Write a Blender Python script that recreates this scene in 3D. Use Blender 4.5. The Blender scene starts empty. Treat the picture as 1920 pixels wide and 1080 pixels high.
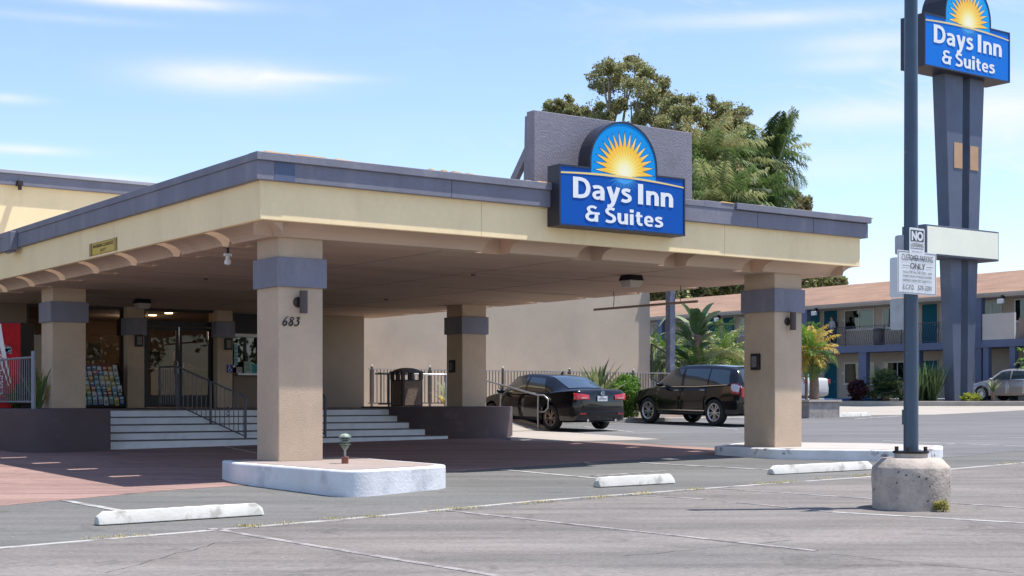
import bpy, bmesh, math, random
import numpy as np
from mathutils import Vector, Matrix, Euler
random.seed(7); rng = np.random.default_rng(7)
R = math.radians
sc = bpy.context.scene
COL = sc.collection
# ------------------------------------------------------------------ camera, sky, sun, exposure
EYE = 1.556
cam_d = bpy.data.cameras.new('camera'); cam = bpy.data.objects.new('camera', cam_d); COL.objects.link(cam)
cam.location = (0, 0, EYE); cam.rotation_euler = (R(90), 0, 0)
cam_d.sensor_width = 36; cam_d.lens = 2700 / 1920 * 36; cam_d.shift_y = 210 / 1920
cam_d.clip_start = 0.1; cam_d.clip_end = 4000
sc.camera = cam
sc.view_settings.view_transform = 'Standard'; sc.view_settings.look = 'None'
sc.view_settings.exposure = 0.97; sc.view_settings.gamma = 1
sc.cycles.max_bounces = 8; sc.cycles.transparent_max_bounces = 12
SUN = Vector((0.36, 0.035, 0.93)).normalized()
sd = bpy.data.lights.new('sun', 'SUN'); sd.energy = 3.5; sd.angle = R(0.53); sd.color = (1.0, 0.955, 0.89)
so = bpy.data.objects.new('sun', sd); COL.objects.link(so); so.rotation_euler = SUN.to_track_quat('Z', 'Y').to_euler(); so.location = (30, 3, 80)

world = bpy.data.worlds.new('World'); sc.world = world; world.use_nodes = True
wt = world.node_tree; wn = wt.nodes; wl = wt.links
for n in list(wn): wn.remove(n)
def W(t, **k):
    n = wn.new(t)
    for a, b in k.items(): setattr(n, a, b)
    return n
def wm(op, a, b=None, c=None):
    n = W('ShaderNodeMath', operation=op)
    for i, x in enumerate((a, b, c)):
        if x is None: continue
        if isinstance(x, (int, float)): n.inputs[i].default_value = x
        else: wl.new(x, n.inputs[i])
    return n.outputs[0]
sky = W('ShaderNodeTexSky', sky_type='NISHITA'); sky.sun_disc = False
sky.sun_elevation = math.asin(SUN.z); sky.sun_rotation = math.atan2(SUN.x, SUN.y)
sky.altitude = 50; sky.air_density = 1.0; sky.dust_density = 0.35; sky.ozone_density = 3.0
geo = W('ShaderNodeTexCoord'); sep = W('ShaderNodeSeparateXYZ'); wl.new(geo.outputs['Generated'], sep.inputs[0])
az = wm('MULTIPLY', wm('ARCTAN2', sep.outputs[0], sep.outputs[1]), 57.2958)
el = wm('MULTIPLY', wm('ARCSINE', sep.outputs[2]), 57.2958)
cmb = W('ShaderNodeCombineXYZ'); wl.new(wm('MULTIPLY', az, 0.17), cmb.inputs[0]); wl.new(wm('MULTIPLY', wm('ADD', el, wm('MULTIPLY', az, 0.12)), 0.42), cmb.inputs[1])
nz = W('ShaderNodeTexNoise'); nz.inputs['Scale'].default_value = 1.0; nz.inputs['Detail'].default_value = 7; nz.inputs['Roughness'].default_value = 0.64; nz.inputs['Distortion'].default_value = 1.1
wl.new(cmb.outputs[0], nz.inputs[0])
nf = nz.outputs[0]
def blob(a0, e0, ra, re, amp):
    da = wm('DIVIDE', wm('SUBTRACT', az, a0), ra); de = wm('DIVIDE', wm('SUBTRACT', el, e0), re)
    r2 = wm('ADD', wm('MULTIPLY', da, da), wm('MULTIPLY', de, de))
    r2 = wm('ADD', r2, wm('MULTIPLY', wm('SUBTRACT', nf, 0.5), 1.6))
    return wm('MULTIPLY', wm('POWER', 2.718, wm('MULTIPLY', r2, -1.0)), amp)
def pe(px, py, wx, hy, amp):
    a = math.degrees(math.atan2(px - 960, 2700)); e = math.degrees(math.atan2(750 - py, math.hypot(2700, px - 960)))
    return blob(a, e, wx / 47.0, hy / 47.0, amp)
mask = None
for b in (pe(430, 145, 150, 26, .78), pe(600, 146, 95, 8, .4), pe(270, 0, 170, 12, .9), pe(40, 280, 90, 8, .6), pe(10, 184, 55, 8, .45),
          pe(1610, 215, 150, 26, .55), pe(1890, 215, 120, 60, .7), pe(1440, 35, 240, 14, .45), pe(1640, 80, 120, 20, .5), pe(1600, 120, 90, 14, .4), pe(1560, 310, 150, 30, .25), pe(120, 34, 150, 8, .2), pe(190, 333, 110, 6, .4)):
    mask = b if mask is None else wm('ADD', mask, b)
rmp = W('ShaderNodeMapRange'); rmp.inputs[1].default_value = .52; rmp.inputs[2].default_value = .85; wl.new(nf, rmp.inputs[0])
side = W('ShaderNodeMapRange'); side.inputs[1].default_value = -4; side.inputs[2].default_value = 14; side.inputs[3].default_value = .08; side.inputs[4].default_value = .6; wl.new(az, side.inputs[0])
mask = wm('ADD', mask, wm('MULTIPLY', rmp.outputs[0], side.outputs[0]))
mask = wm('MINIMUM', mask, 0.92)
mixc = W('ShaderNodeMix', data_type='RGBA'); wl.new(mask, mixc.inputs[0])
tn = W('ShaderNodeVectorMath', operation='MULTIPLY'); tn.inputs[1].default_value = (.96, .92, .95); wl.new(sky.outputs[0], tn.inputs[0]); wl.new(tn.outputs[0], mixc.inputs[6]); mixc.inputs[7].default_value = (4.3, 4.35, 4.6, 1)
bg = W('ShaderNodeBackground'); bg.inputs[1].default_value = 0.120; wl.new(mixc.outputs[2], bg.inputs[0])
wo = W('ShaderNodeOutputWorld'); wl.new(bg.outputs[0], wo.inputs[0])

# ------------------------------------------------------------------ frames and measuring helpers
CU, SU = 0.814, 0.581            # hotel grid: u runs along the canopy front, v runs back along its side
TH = math.atan2(SU, CU)
O0 = (-3.29, 20.3)
def UV(u, v): return (O0[0] + CU * u - SU * v, O0[1] + SU * u + CU * v)
def gz(y): return 0.02 * min(y, 72.0)
def gzuv(u, v): return gz(UV(u, v)[1])
def G(px, py):
    d = 4201.2 / (py - 696.0); return ((px - 960) / 2700 * d, d)
def u_at(px, v):
    t = (px - 960) / 2700; return (-O0[0] + SU * v + t * (O0[1] + CU * v)) / (CU - SU * t)
def v_at(px, u):
    t = (px - 960) / 2700; return (O0[0] + CU * u - t * (O0[1] + SU * u)) / (SU + CU * t)

# ------------------------------------------------------------------ materials
MATS = {}
def pm(name, col, rough=0.8, metal=0.0, var=0.12, vscale=1.5, bump=0.0, bscale=60, spec=0.5, var2=0.0, v2scale=14, tint=None, tscale=0.6, tamt=0.0, coat=0.0, trans=0.0, stretch=None, world=False, emit=None, tlo=.5, thi=.7, speck=0.0, stain=0.0):
    if name in MATS: return MATS[name]
    m = bpy.data.materials.new(name); m.use_nodes = True; nt = m.node_tree; N = nt.nodes; L = nt.links
    p = N['Principled BSDF']; p.inputs['Roughness'].default_value = rough; p.inputs['Metallic'].default_value = metal
    p.inputs['Specular IOR Level'].default_value = spec; p.inputs['Coat Weight'].default_value = coat; p.inputs['Coat Roughness'].default_value = 0.03
    p.inputs['Base Color'].default_value = (*col, 1)
    if world: co = N.new('ShaderNodeNewGeometry').outputs['Position']
    else: co = N.new('ShaderNodeTexCoord').outputs['Object']
    if stretch:
        mp = N.new('ShaderNodeMapping'); mp.inputs['Scale'].default_value = stretch; L.new(co, mp.inputs[0])
        if len(stretch) == 3: sco = mp.outputs[0]
    else: sco = co
    def noise(s, d=5, c=None, ro=.6):
        n = N.new('ShaderNodeTexNoise'); n.inputs['Scale'].default_value = s; n.inputs['Detail'].default_value = d; n.inputs['Roughness'].default_value = ro; L.new(c or sco, n.inputs[0]); return n.outputs[0]
    def rng_(o, a, b, lo=.3, hi=.7):
        r = N.new('ShaderNodeMapRange'); r.inputs[1].default_value = lo; r.inputs[2].default_value = hi; r.inputs[3].default_value = a; r.inputs[4].default_value = b; L.new(o, r.inputs[0]); return r.outputs[0]
    cur = None
    def mul(cur, f):
        h = N.new('ShaderNodeVectorMath'); h.operation = 'SCALE'
        if cur is None: h.inputs[0].default_value = col
        else: L.new(cur, h.inputs[0])
        L.new(f, h.inputs[3]); return h.outputs[0]
    if tint and tamt:
        mx = N.new('ShaderNodeMix'); mx.data_type = 'RGBA'; mx.inputs[6].default_value = (*col, 1); mx.inputs[7].default_value = (*tint, 1)
        L.new(rng_(noise(tscale, 6), 0, tamt, tlo, thi), mx.inputs[0]); cur = mx.outputs[2]
    if var: cur = mul(cur, rng_(noise(vscale), 1 - var, 1 + var))
    if var2: cur = mul(cur, rng_(noise(v2scale, 8, co, .75), 1 - var2, 1 + var2))
    if stain:
        nn = N.new('ShaderNodeTexNoise'); nn.inputs['Scale'].default_value = 1.1; nn.inputs['Detail'].default_value = 9; nn.inputs['Roughness'].default_value = .7; nn.inputs['Distortion'].default_value = 1.2; L.new(co, nn.inputs[0])
        cur = mul(cur, rng_(nn.outputs[0], 1, 1 - stain, .56, .66))
        mp2 = N.new('ShaderNodeMapping'); mp2.inputs['Scale'].default_value = (.25, 2.6, 1); mp2.inputs['Rotation'].default_value = (0, 0, .25); L.new(co, mp2.inputs[0])
        cur = mul(cur, rng_(noise(.9, 8, mp2.outputs[0], .7), 1 + stain * .35, 1 - stain * .6, .45, .62))
    if speck:
        vo = N.new('ShaderNodeTexVoronoi'); vo.inputs['Scale'].default_value = 90; L.new(co, vo.inputs[0])
        cur = mul(cur, rng_(vo.outputs['Color'], 1 - speck, 1 + speck, 0, 1))
    if cur is not None: L.new(cur, p.inputs['Base Color'])
    if bump:
        b = N.new('ShaderNodeBump'); b.inputs['Strength'].default_value = bump; b.inputs['Distance'].default_value = 0.02
        L.new(noise(bscale, 4, co), b.inputs['Height']); L.new(b.outputs[0], p.inputs['Normal'])
    if trans:
        tr = N.new('ShaderNodeBsdfTranslucent'); mxs = N.new('ShaderNodeMixShader'); mxs.inputs[0].default_value = trans
        if cur is not None: L.new(cur, tr.inputs[0])
        else: tr.inputs[0].default_value = (*col, 1)
        L.new(p.outputs[0], mxs.inputs[1]); L.new(tr.outputs[0], mxs.inputs[2]); L.new(mxs.outputs[0], N['Material Output'].inputs[0])
    if emit: p.inputs['Emission Color'].default_value = (*emit[0], 1); p.inputs['Emission Strength'].default_value = emit[1]
    MATS[name] = m; return m
def glass(name, tint=(.5, .55, .56), refl=0.12):
    if name in MATS: return MATS[name]
    m = bpy.data.materials.new(name); m.use_nodes = True; nt = m.node_tree; N = nt.nodes; L = nt.links
    N.remove(N['Principled BSDF'])
    t = N.new('ShaderNodeBsdfTransparent'); t.inputs[0].default_value = (*tint, 1)
    g = N.new('ShaderNodeBsdfGlossy'); g.inputs['Roughness'].default_value = 0.01
    f = N.new('ShaderNodeFresnel'); f.inputs[0].default_value = 1.4
    a = N.new('ShaderNodeMath'); a.operation = 'ADD'; a.use_clamp = True; a.inputs[1].default_value = refl; L.new(f.outputs[0], a.inputs[0])
    x = N.new('ShaderNodeMixShader'); L.new(a.outputs[0], x.inputs[0]); L.new(t.outputs[0], x.inputs[1]); L.new(g.outputs[0], x.inputs[2]); L.new(x.outputs[0], N['Material Output'].inputs[0])
    MATS[name] = m; return m

STUC = pm('tan_stucco', (.53, .405, .29), .9, var=.10, vscale=1.2, bump=.4, bscale=55, var2=.05, tint=(.40, .33, .25), tamt=.5, tscale=.9)
SOFF = pm('soffit_stucco', (.50, .365, .27), .95, var=.06, vscale=.6, bump=.2, bscale=30, tint=(.37, .265, .195), tamt=.7, tscale=.5, stretch=(.5, 2.5, 1))
WINGS = pm('wing_stucco', (.40, .335, .265), .92, var=.09, vscale=.5, bump=.2, bscale=40, tint=(.33, .285, .235), tamt=.8, tscale=.4, var2=.05)
YEL = pm('cream_yellow_stucco', (.97, .765, .45), .85, var=.06, var2=.04, vscale=.8, bump=.18, bscale=60, tint=(.74, .54, .30), tamt=.5, tscale=1.4, tlo=.54, thi=.8, stretch=(1.2, 1.2, .3))
GRY = pm('slate_purple_paint', (.19, .19, .235), .7, var=.12, vscale=1.2, bump=.2, bscale=25, var2=.07, tint=(.30, .295, .33), tamt=.6, tscale=1.8, tlo=.52, thi=.75, stretch=(1.3, 1.3, .35))
FLASH = pm('metal_flashing_grey', (.40, .40, .43), .5, .3, var=.1, vscale=3, bump=.05, tint=(.28, .27, .28), tamt=.4, tscale=3)
RUST = pm('rusty_roofing', (.55, .33, .14), .95, var=.3, vscale=4, bump=.4, bscale=12)
SLAB = pm('grey_lavender_stucco', (.235, .225, .265), .95, var=.14, vscale=2.2, bump=.45, bscale=38, var2=.12, v2scale=26, tint=(.17, .165, .2), tamt=.5, tscale=1.1)
PLUM = pm('plum_brown_paint', (.085, .060, .063), .8, var=.12, vscale=1.5, bump=.2, bscale=30, tint=(.15, .115, .11), tamt=.5, tscale=2, tlo=.6)
WHITE = pm('white_kerb_paint', (.66, .67, .69), .8, var=.1, vscale=2, bump=.3, bscale=25, tint=(.33, .34, .37), tamt=.7, tscale=2.2, tlo=.54, thi=.74)
WORN = pm('worn_white_paint', (.66, .67, .68), .85, var=.12, vscale=2, bump=.3, bscale=25, tint=(.16, .12, .11), tamt=1.0, tscale=2.2, tlo=.56, thi=.62)
CONC = pm('concrete', (.40, .37, .33), .9, var=.12, vscale=1.5, bump=.3, bscale=30, var2=.12, tint=(.28, .25, .22), tamt=.5, tscale=2)
PALE = pm('pale_concrete', (.36, .325, .285), .9, var=.08, vscale=.5, bump=.1, bscale=30, var2=.05, world=True)
DARKM = pm('dark_bronze_metal', (.045, .035, .033), .45, .5, var=.1)
BLK = pm('black_metal', (.018, .018, .022), .4, .4, var=.1)
RAILG = pm('grey_purple_rail', (.11, .105, .12), .5, .3, var=.1)
STEEL = pm('galvanised_steel', (.42, .43, .45), .4, .8, var=.12, vscale=8)
TREAD = pm('grey_tread', (.13, .105, .10), .9, var=.12, vscale=3, bump=.15)
CHROME = pm('chrome', (.7, .7, .72), .15, 1.0, var=0)

# ------------------------------------------------------------------ mesh collecting
class MB:
    def __init__(s): s.v = []; s.f = []; s.mi = []
    def add(s, vs, fs, mi=0):
        b = len(s.v); s.v.extend([tuple(map(float, p)) for p in vs]); s.f.extend([tuple(b + i for i in f) for f in fs]); s.mi.extend([mi] * len(fs)); return s
    def box(s, x0, x1, y0, y1, z0, z1, mi=0):
        return s.add([(x0, y0, z0), (x1, y0, z0), (x1, y1, z0), (x0, y1, z0), (x0, y0, z1), (x1, y0, z1), (x1, y1, z1), (x0, y1, z1)],
                     [(0, 3, 2, 1), (4, 5, 6, 7), (0, 1, 5, 4), (1, 2, 6, 5), (2, 3, 7, 6), (3, 0, 4, 7)], mi)
    def hexa(s, p, mi=0):
        return s.add(p, [(0, 3, 2, 1), (4, 5, 6, 7), (0, 1, 5, 4), (1, 2, 6, 5), (2, 3, 7, 6), (3, 0, 4, 7)], mi)
    def prism(s, poly, z0, z1, mi=0):
        n = len(poly); f0 = z0 if callable(z0) else (lambda x, y: z0); f1 = z1 if callable(z1) else (lambda x, y: z1)
        vs = [(x, y, f0(x, y)) for x, y in poly] + [(x, y, f1(x, y)) for x, y in poly]
        return s.add(vs, [tuple(range(n))[::-1], tuple(range(n, 2 * n))] + [(i, (i + 1) % n, n + (i + 1) % n, n + i) for i in range(n)], mi)
    def prismy(s, poly, y0, y1, mi=0):   # poly in (x,z)
        n = len(poly); vs = [(x, y0, z) for x, z in poly] + [(x, y1, z) for x, z in poly]
        return s.add(vs, [tuple(range(n)), tuple(range(n, 2 * n))[::-1]] + [((i + 1) % n, i, n + i, n + (i + 1) % n) for i in range(n)], mi)
    def prismx(s, poly, x0, x1, mi=0):   # poly in (y,z)
        n = len(poly); vs = [(x0, y, z) for y, z in poly] + [(x1, y, z) for y, z in poly]
        return s.add(vs, [tuple(range(n)), tuple(range(n, 2 * n))[::-1]] + [((i + 1) % n, i, n + i, n + (i + 1) % n) for i in range(n)], mi)
    def cyl(s, p0, p1, r0, r1=None, n=12, mi=0, caps=True):
        r1 = r0 if r1 is None else r1
        p0 = Vector(p0); p1 = Vector(p1); d = (p1 - p0).normalized()
        a = d.orthogonal().normalized(); b = d.cross(a); vs = []
        for p, r in ((p0, r0), (p1, r1)):
            for i in range(n):
                t = 2 * math.pi * i / n; vs.append(p + a * (math.cos(t) * r) + b * (math.sin(t) * r))
        fs = [(i, (i + 1) % n, n + (i + 1) % n, n + i) for i in range(n)]
        if caps: fs += [tuple(range(n))[::-1], tuple(range(n, 2 * n))]
        return s.add(vs, fs, mi)
    def tube(s, pts, r, n=8, mi=0):
        pts = [Vector(p) for p in pts]; rs = r if isinstance(r, (list, tuple)) else [r] * len(pts); vs = []; a = None
        for i, p in enumerate(pts):
            d = (pts[min(i + 1, len(pts) - 1)] - pts[max(i - 1, 0)]).normalized()
            if a is None: a = d.orthogonal().normalized()
            a = (a - d * a.dot(d)); a = a.normalized() if a.length > 1e-6 else d.orthogonal().normalized()
            b = d.cross(a)
            for k in range(n):
                t = 2 * math.pi * k / n; vs.append(p + a * (math.cos(t) * rs[i]) + b * (math.sin(t) * rs[i]))
        fs = []
        for i in range(len(pts) - 1):
            for k in range(n): fs.append((i * n + k, i * n + (k + 1) % n, (i + 1) * n + (k + 1) % n, (i + 1) * n + k))
        fs += [tuple(range(n))[::-1], tuple(range((len(pts) - 1) * n, len(pts) * n))]
        return s.add(vs, fs, mi)
    def lathe(s, prof, c=(0, 0, 0), n=24, axis='z', mi=0, caps=True):
        vs = []
        for r, h in prof:
            for k in range(n):
                t = 2 * math.pi * k / n; x, y = r * math.cos(t), r * math.sin(t)
                vs.append((c[0] + x, c[1] + y, c[2] + h) if axis == 'z' else (c[0] + x, c[1] + h, c[2] + y))
        fs = []
        for i in range(len(prof) - 1):
            for k in range(n): fs.append((i * n + k, i * n + (k + 1) % n, (i + 1) * n + (k + 1) % n, (i + 1) * n + k))
        if caps and prof[0][0] > 1e-4: fs.append(tuple(range(n))[::-1])
        if caps and prof[-1][0] > 1e-4: fs.append(tuple(range((len(prof) - 1) * n, len(prof) * n)))
        return s.add(vs, fs, mi)
    def build(s, name, mat, parent=None, smooth=False, bevel=0, fix=True, seg=2):
        me = bpy.data.meshes.new(name); me.from_pydata(s.v, [], s.f)
        ms = mat if isinstance(mat, (list, tuple)) else [mat]
        for m in ms: me.materials.append(m)
        if len(ms) > 1: me.polygons.foreach_set('material_index', s.mi)
        if fix:
            bm = bmesh.new(); bm.from_mesh(me); bmesh.ops.recalc_face_normals(bm, faces=bm.faces); bm.to_mesh(me); bm.free()
        if smooth:
            me.polygons.foreach_set('use_smooth', [True] * len(me.polygons))
            if smooth != 'all': me.set_sharp_from_angle(angle=R(40))
        me.update()
        o = bpy.data.objects.new(name, me); COL.objects.link(o)
        if parent: o.parent = parent
        if bevel:
            b = o.modifiers.new('bevel', 'BEVEL'); b.width = bevel; b.segments = seg; b.limit_method = 'ANGLE'; b.angle_limit = R(40)
        return o
def tag(o, label=None, cat=None, group=None, kind=None):
    if label: o['label'] = label
    if cat: o['category'] = cat
    if group: o['group'] = group
    if kind: o['kind'] = kind
    return o
def thing(name, label, cat, loc=(0, 0, 0), rz=0, group=None):
    o = bpy.data.objects.new(name, None); COL.objects.link(o); o.location = loc; o.rotation_euler = (0, 0, rz); o.empty_display_size = .2
    return tag(o, label, cat, group)
def hotel(name, label, cat, u=0, v=0, z=0, group=None):      # thing standing on the hotel grid
    x, y = UV(u, v); return thing(name, label, cat, (x, y, z), TH, group)
def copy_tree(o, parent=None):
    c = o.copy(); COL.objects.link(c)
    if parent: c.parent = parent
    for ch in list(o.children): copy_tree(ch, c)
    return c
def sheet(name, poly, dz, mat, kind='structure'):
    n = len(poly); mb = MB(); mb.add([(x, y, gz(y) + dz) for x, y in poly] + [(x, y, gz(y) - .01) for x, y in poly], [tuple(range(n))] + [(i, (i + 1) % n, n + (i + 1) % n, n + i) for i in range(n)])
    o = mb.build(name, mat, fix=False)
    if o.data.polygons[0].normal.z < 0: o.data.flip_normals()
    o['kind'] = kind; return o
def text_mesh(body, width=None, height=1.0, bold=0.0, depth=0.006, sx=1.0, shear=0.0, align='CENTER', spacing=1.0):
    """a flat lettering mesh in x (right) / z (up), front towards -y"""
    c = bpy.data.curves.new('t', 'FONT'); c.body = body; c.size = 1.0; c.offset = bold; c.extrude = 0.0; c.shear = shear; c.align_x = 'LEFT'; c.space_character = spacing; c.resolution_u = 4
    o = bpy.data.objects.new('t', c); COL.objects.link(o); dg = bpy.context.evaluated_depsgraph_get(); dg.update()
    me = bpy.data.meshes.new_from_object(o.evaluated_get(dg)); bpy.data.objects.remove(o); bpy.data.curves.remove(c)
    n = len(me.vertices); co = np.empty(n * 3); me.vertices.foreach_get('co', co); co = co.reshape(-1, 3)
    x0, x1, y0, y1 = co[:, 0].min(), co[:, 0].max(), co[:, 1].min(), co[:, 1].max()
    k = height / 0.729          # cap height of the built-in font
    kx = (width / (x1 - x0)) if width else k * sx
    X = (co[:, 0] - (x0 + x1) / 2) * kx if align == 'CENTER' else (co[:, 0] - x0) * kx
    fs = [tuple(p.vertices) for p in me.polygons]; vs = [(X[i], 0.0, co[i, 1] * k) for i in range(n)]
    bpy.data.meshes.remove(me)
    return vs, fs
def put_text(mb, body, x, z, y=0.0, th=0.004, mi=0, **kw):
    vs, fs = text_mesh(body, **kw)
    nn = len(vs); A = [(a + x, y, c + z) for a, b, c in vs]
    mb.add(A, fs, mi)

def _cat(P, k=5):
    P = [Vector((p[0], 0, p[1])) for p in P]; out = []
    for i in range(len(P) - 1):
        a = P[max(i - 1, 0)]; b = P[i]; c = P[i + 1]; d = P[min(i + 2, len(P) - 1)]
        for j in range(k):
            t = j / k; out.append(.5 * ((2 * b) + (c - a) * t + (2 * a - 5 * b + 4 * c - d) * t * t + (3 * b - a - 3 * c + d) * t ** 3))
    return out + [P[-1]]
GLY = {
 'D': (.73, [('l', .21, [(.105, 0), (.105, 1)]), ('c', .175, [(.12, .912), (.34, .905), (.53, .80), (.615, .5), (.53, .20), (.34, .095), (.12, .088)])]),
 'a': (.575, [('c', .16, [(.05, .575), (.14, .615), (.27, .625), (.385, .57), (.425, .44)]), ('l', .175, [(.425, .47), (.425, 0)]), ('c', .145, [(.42, .395), (.24, .375), (.11, .30), (.095, .18), (.17, .09), (.29, .10), (.42, .20)])]),
 'y': (.55, [('l', .19, [(.085, .70), (.275, .02)]), ('c', .165, [(.475, .70), (.385, .36), (.29, .02), (.215, -.17), (.13, -.245), (.02, -.235)])]),
 's': (.45, [('c', .155, [(.385, .585), (.25, .628), (.13, .595), (.10, .51), (.155, .43), (.28, .365), (.365, .29), (.365, .17), (.27, .09), (.15, .075), (.03, .115)])]),
 'I': (.31, [('l', .215, [(.13, 0), (.13, 1)])]),
 'n': (.58, [('l', .185, [(.11, 0), (.11, .70)]), ('c', .165, [(.12, .47), (.19, .58), (.30, .622), (.41, .575), (.455, .44)]), ('l', .185, [(.455, .47), (.455, 0)])]),
 '&': (.74, [('c', .155, [(.55, .86), (.40, .93), (.24, .90), (.16, .78), (.22, .62), (.34, .545)]), ('l', .145, [(.30, .53), (.72, .53)]), ('c', .165, [(.34, .53), (.17, .47), (.09, .30), (.15, .14), (.31, .075), (.47, .13), (.545, .28)]), ('l', .175, [(.555, .53), (.555, .0)])]),
 'S': (.59, [('c', .17, [(.49, .875), (.35, .92), (.20, .895), (.12, .79), (.135, .67), (.24, .565), (.38, .485), (.475, .37), (.475, .21), (.38, .105), (.23, .08), (.06, .135)])]),
 'u': (.58, [('c', .165, [(.11, .30), (.14, .15), (.23, .08), (.34, .10), (.44, .20)]), ('l', .185, [(.105, .27), (.105, .70)]), ('l', .185, [(.455, .70), (.455, 0)])]),
 'i': (.27, [('l', .19, [(.125, 0), (.125, .70)]), ('l', .20, [(.125, .80), (.125, 1.0)])]),
 't': (.41, [('c', .16, [(.165, .26), (.19, .13), (.265, .078), (.37, .095)]), ('l', .18, [(.155, .88), (.155, .22)]), ('l', .14, [(.02, .63), (.36, .63)])]),
 'e': (.52, [('l', .115, [(.12, .345), (.475, .345)]), ('c', .155, [(.415, .35), (.405, .50), (.33, .60), (.24, .625), (.13, .56), (.09, .40), (.10, .24), (.17, .12), (.29, .075), (.44, .11)])]),
}
def glyphs(mb, word, x, z, y, width, cap, gap=.035):
    tot = sum(GLY[c][0] for c in word) + gap * (len(word) - 1); kx = width / tot; cx = x - width / 2; e = 0
    for c in word:
        adv, st = GLY[c]
        for kind, w, pts in st:
            P = [Vector((p[0], 0, p[1])) for p in pts] if kind == 'l' else _cat(pts)
            vs = []; e += 1; yy = y - .0007 * (e % 5)
            for i, p in enumerate(P):
                d = (P[min(i + 1, len(P) - 1)] - P[max(i - 1, 0)]).normalized(); nn = Vector((-d.z, 0, d.x)) * (w / 2)
                for q in (p + nn, p - nn): vs.append((cx + q.x * kx, yy, z + q.z * cap))
            mb.add(vs, [(2 * i, 2 * i + 1, 2 * i + 3, 2 * i + 2) for i in range(len(P) - 1)])
        cx += (adv + gap) * kx
# ------------------------------------------------------------------ ground and paving
ASPH = pm('asphalt', (.158, .154, .146), .92, spec=.12, var=.12, vscale=.3, bump=.25, bscale=40, var2=.22, v2scale=20, world=True, tint=(.125, .125, .12), tamt=.9, tscale=.45, stretch=(.3, 1.2, 1), tlo=.4, thi=.65, stain=.2)
OLDA = pm('worn_pinkish_asphalt', (.207, .186, .174), .95, spec=.12, var=.14, vscale=.55, bump=.3, bscale=45, var2=.26, v2scale=20, world=True, tlo=.40, thi=.62, tint=(.150, .143, .134), tamt=.85, tscale=.6, stretch=(.4, 1.1, 1), stain=.24)
BLUA = pm('blue_grey_asphalt', (.168, .165, .166), .9, spec=.12, var=.12, vscale=.35, bump=.2, bscale=40, var2=.09, world=True, tint=(.13, .13, .134), tamt=.8, tscale=.4, stretch=(.3, 1, 1), tlo=.4, thi=.65, stain=.2)
REDP = pm('red_brown_paving', (.29, .19, .165), .9, spec=.15, var=.14, vscale=.8, bump=.2, bscale=35, var2=.12, world=True, tint=(.20, .135, .12), tamt=.8, tscale=.9, stretch=(.4, 1.5, 1), stain=.25)
PAINT = pm('road_paint', (.40, .385, .36), .85, var=.12, vscale=2, var2=.12, world=True, tint=(.20,.185,.175), tamt=.9, tscale=3.5, tlo=.50, thi=.62)
FADED = pm('faded_road_paint', (.33, .30, .285), .9, var=.12, vscale=2, var2=.2, world=True, tint=(.18,.165,.16), tamt=1.0, tscale=5, tlo=.42, thi=.58)

mb = MB(); mb.add([(-400, -30, -.6), (400, -30, -.6), (400, 72, 1.44), (-400, 72, 1.44), (400, 900, 1.44), (-400, 900, 1.44)], [(0, 1, 2, 3), (3, 2, 4, 5)])
o = mb.build('asphalt_ground', ASPH, fix=False); o['kind'] = 'structure'
def wob(poly, amp=.03, step=.6, closed=False):
    out = []
    for i, p in enumerate(poly):
        if not closed and i == len(poly) - 1: out.append(p); break
        q = poly[(i + 1) % len(poly)]; L = math.hypot(q[0] - p[0], q[1] - p[1]); n = max(1, int(L / step)) if L < 60 else 1
        for k in range(n):
            t = k / n; j = amp if 0 < k else 0
            out.append((p[0] + (q[0] - p[0]) * t + random.uniform(-j, j), p[1] + (q[1] - p[1]) * t + random.uniform(-j, j)))
    return out
# old, pinkish lot in the foreground, bounded by the long white line
LA, LB = G(0, 1029), G(1920, 868)
dl = (LB[0] - LA[0], LB[1] - LA[1])
def along(t, off=0):
    L = math.hypot(*dl); return (LA[0] + dl[0] * t - dl[1] / L * off, LA[1] + dl[1] * t + dl[0] / L * off)
sheet('lot_surface', wob([along(-.6), along(0), along(.12), along(.45), along(.8), along(1.0), along(1.9)], .02) + [(60, 2), (40, -8), (-30, -8), (-20, 4)], .003, OLDA)
sheet('drive_surface', wob([G(1390, 852), G(1150, 822), G(1060, 806), G(1180, 792), G(1560, 772), G(1920, 771), (34, 56), (30, 27), G(1900, 846), G(1780, 858)], .03), .003, BLUA)
def line(a, b, w=.1, mat=PAINT, name='parking_line', dz=.008):
    w *= 1.0
    a = Vector((*a, 0)); b = Vector((*b, 0)); d = (b - a); L = d.length; d.normalize(); n = Vector((-d.y, d.x, 0)) * (w / 2)
    k = max(2, int(L / .25)); up = []; lo = []
    for i in range(k + 1):
        p = a + d * (L * i / k); up.append(p + n * random.uniform(.8, 1.08)); lo.append(p - n * random.uniform(.8, 1.08))
    me = MB(); vs = []
    for p, q in zip(up, lo): vs += [(p.x, p.y, gz(p.y) + dz), (q.x, q.y, gz(q.y) + dz), (p.x, p.y, gz(p.y) - .005), (q.x, q.y, gz(q.y) - .005)]
    me.add(vs, [(4 * i, 4 * i + 1, 4 * i + 5, 4 * i + 4) for i in range(k)] + [(4 * i + 1, 4 * i + 3, 4 * i + 7, 4 * i + 5) for i in range(k)] + [(4 * i + 2, 4 * i, 4 * i + 4, 4 * i + 6) for i in range(k)])
    o = me.build(name, mat, fix=False)
    if o.data.polygons[0].normal.z < 0: o.data.flip_normals()
    o['kind'] = 'structure'; return o
for a, b in (((-60, 1036), (0, 1028.5)), ((0, 1028.5), (640, 975)), ((640, 975), (1000, 940.5)), ((1000, 940.5), (1440, 908)), ((1440, 908), (1640, 894)), ((1775, 881), (1990, 862))):
    line(G(*a), G(*b), .10, PAINT, 'boundary_line')
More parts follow.
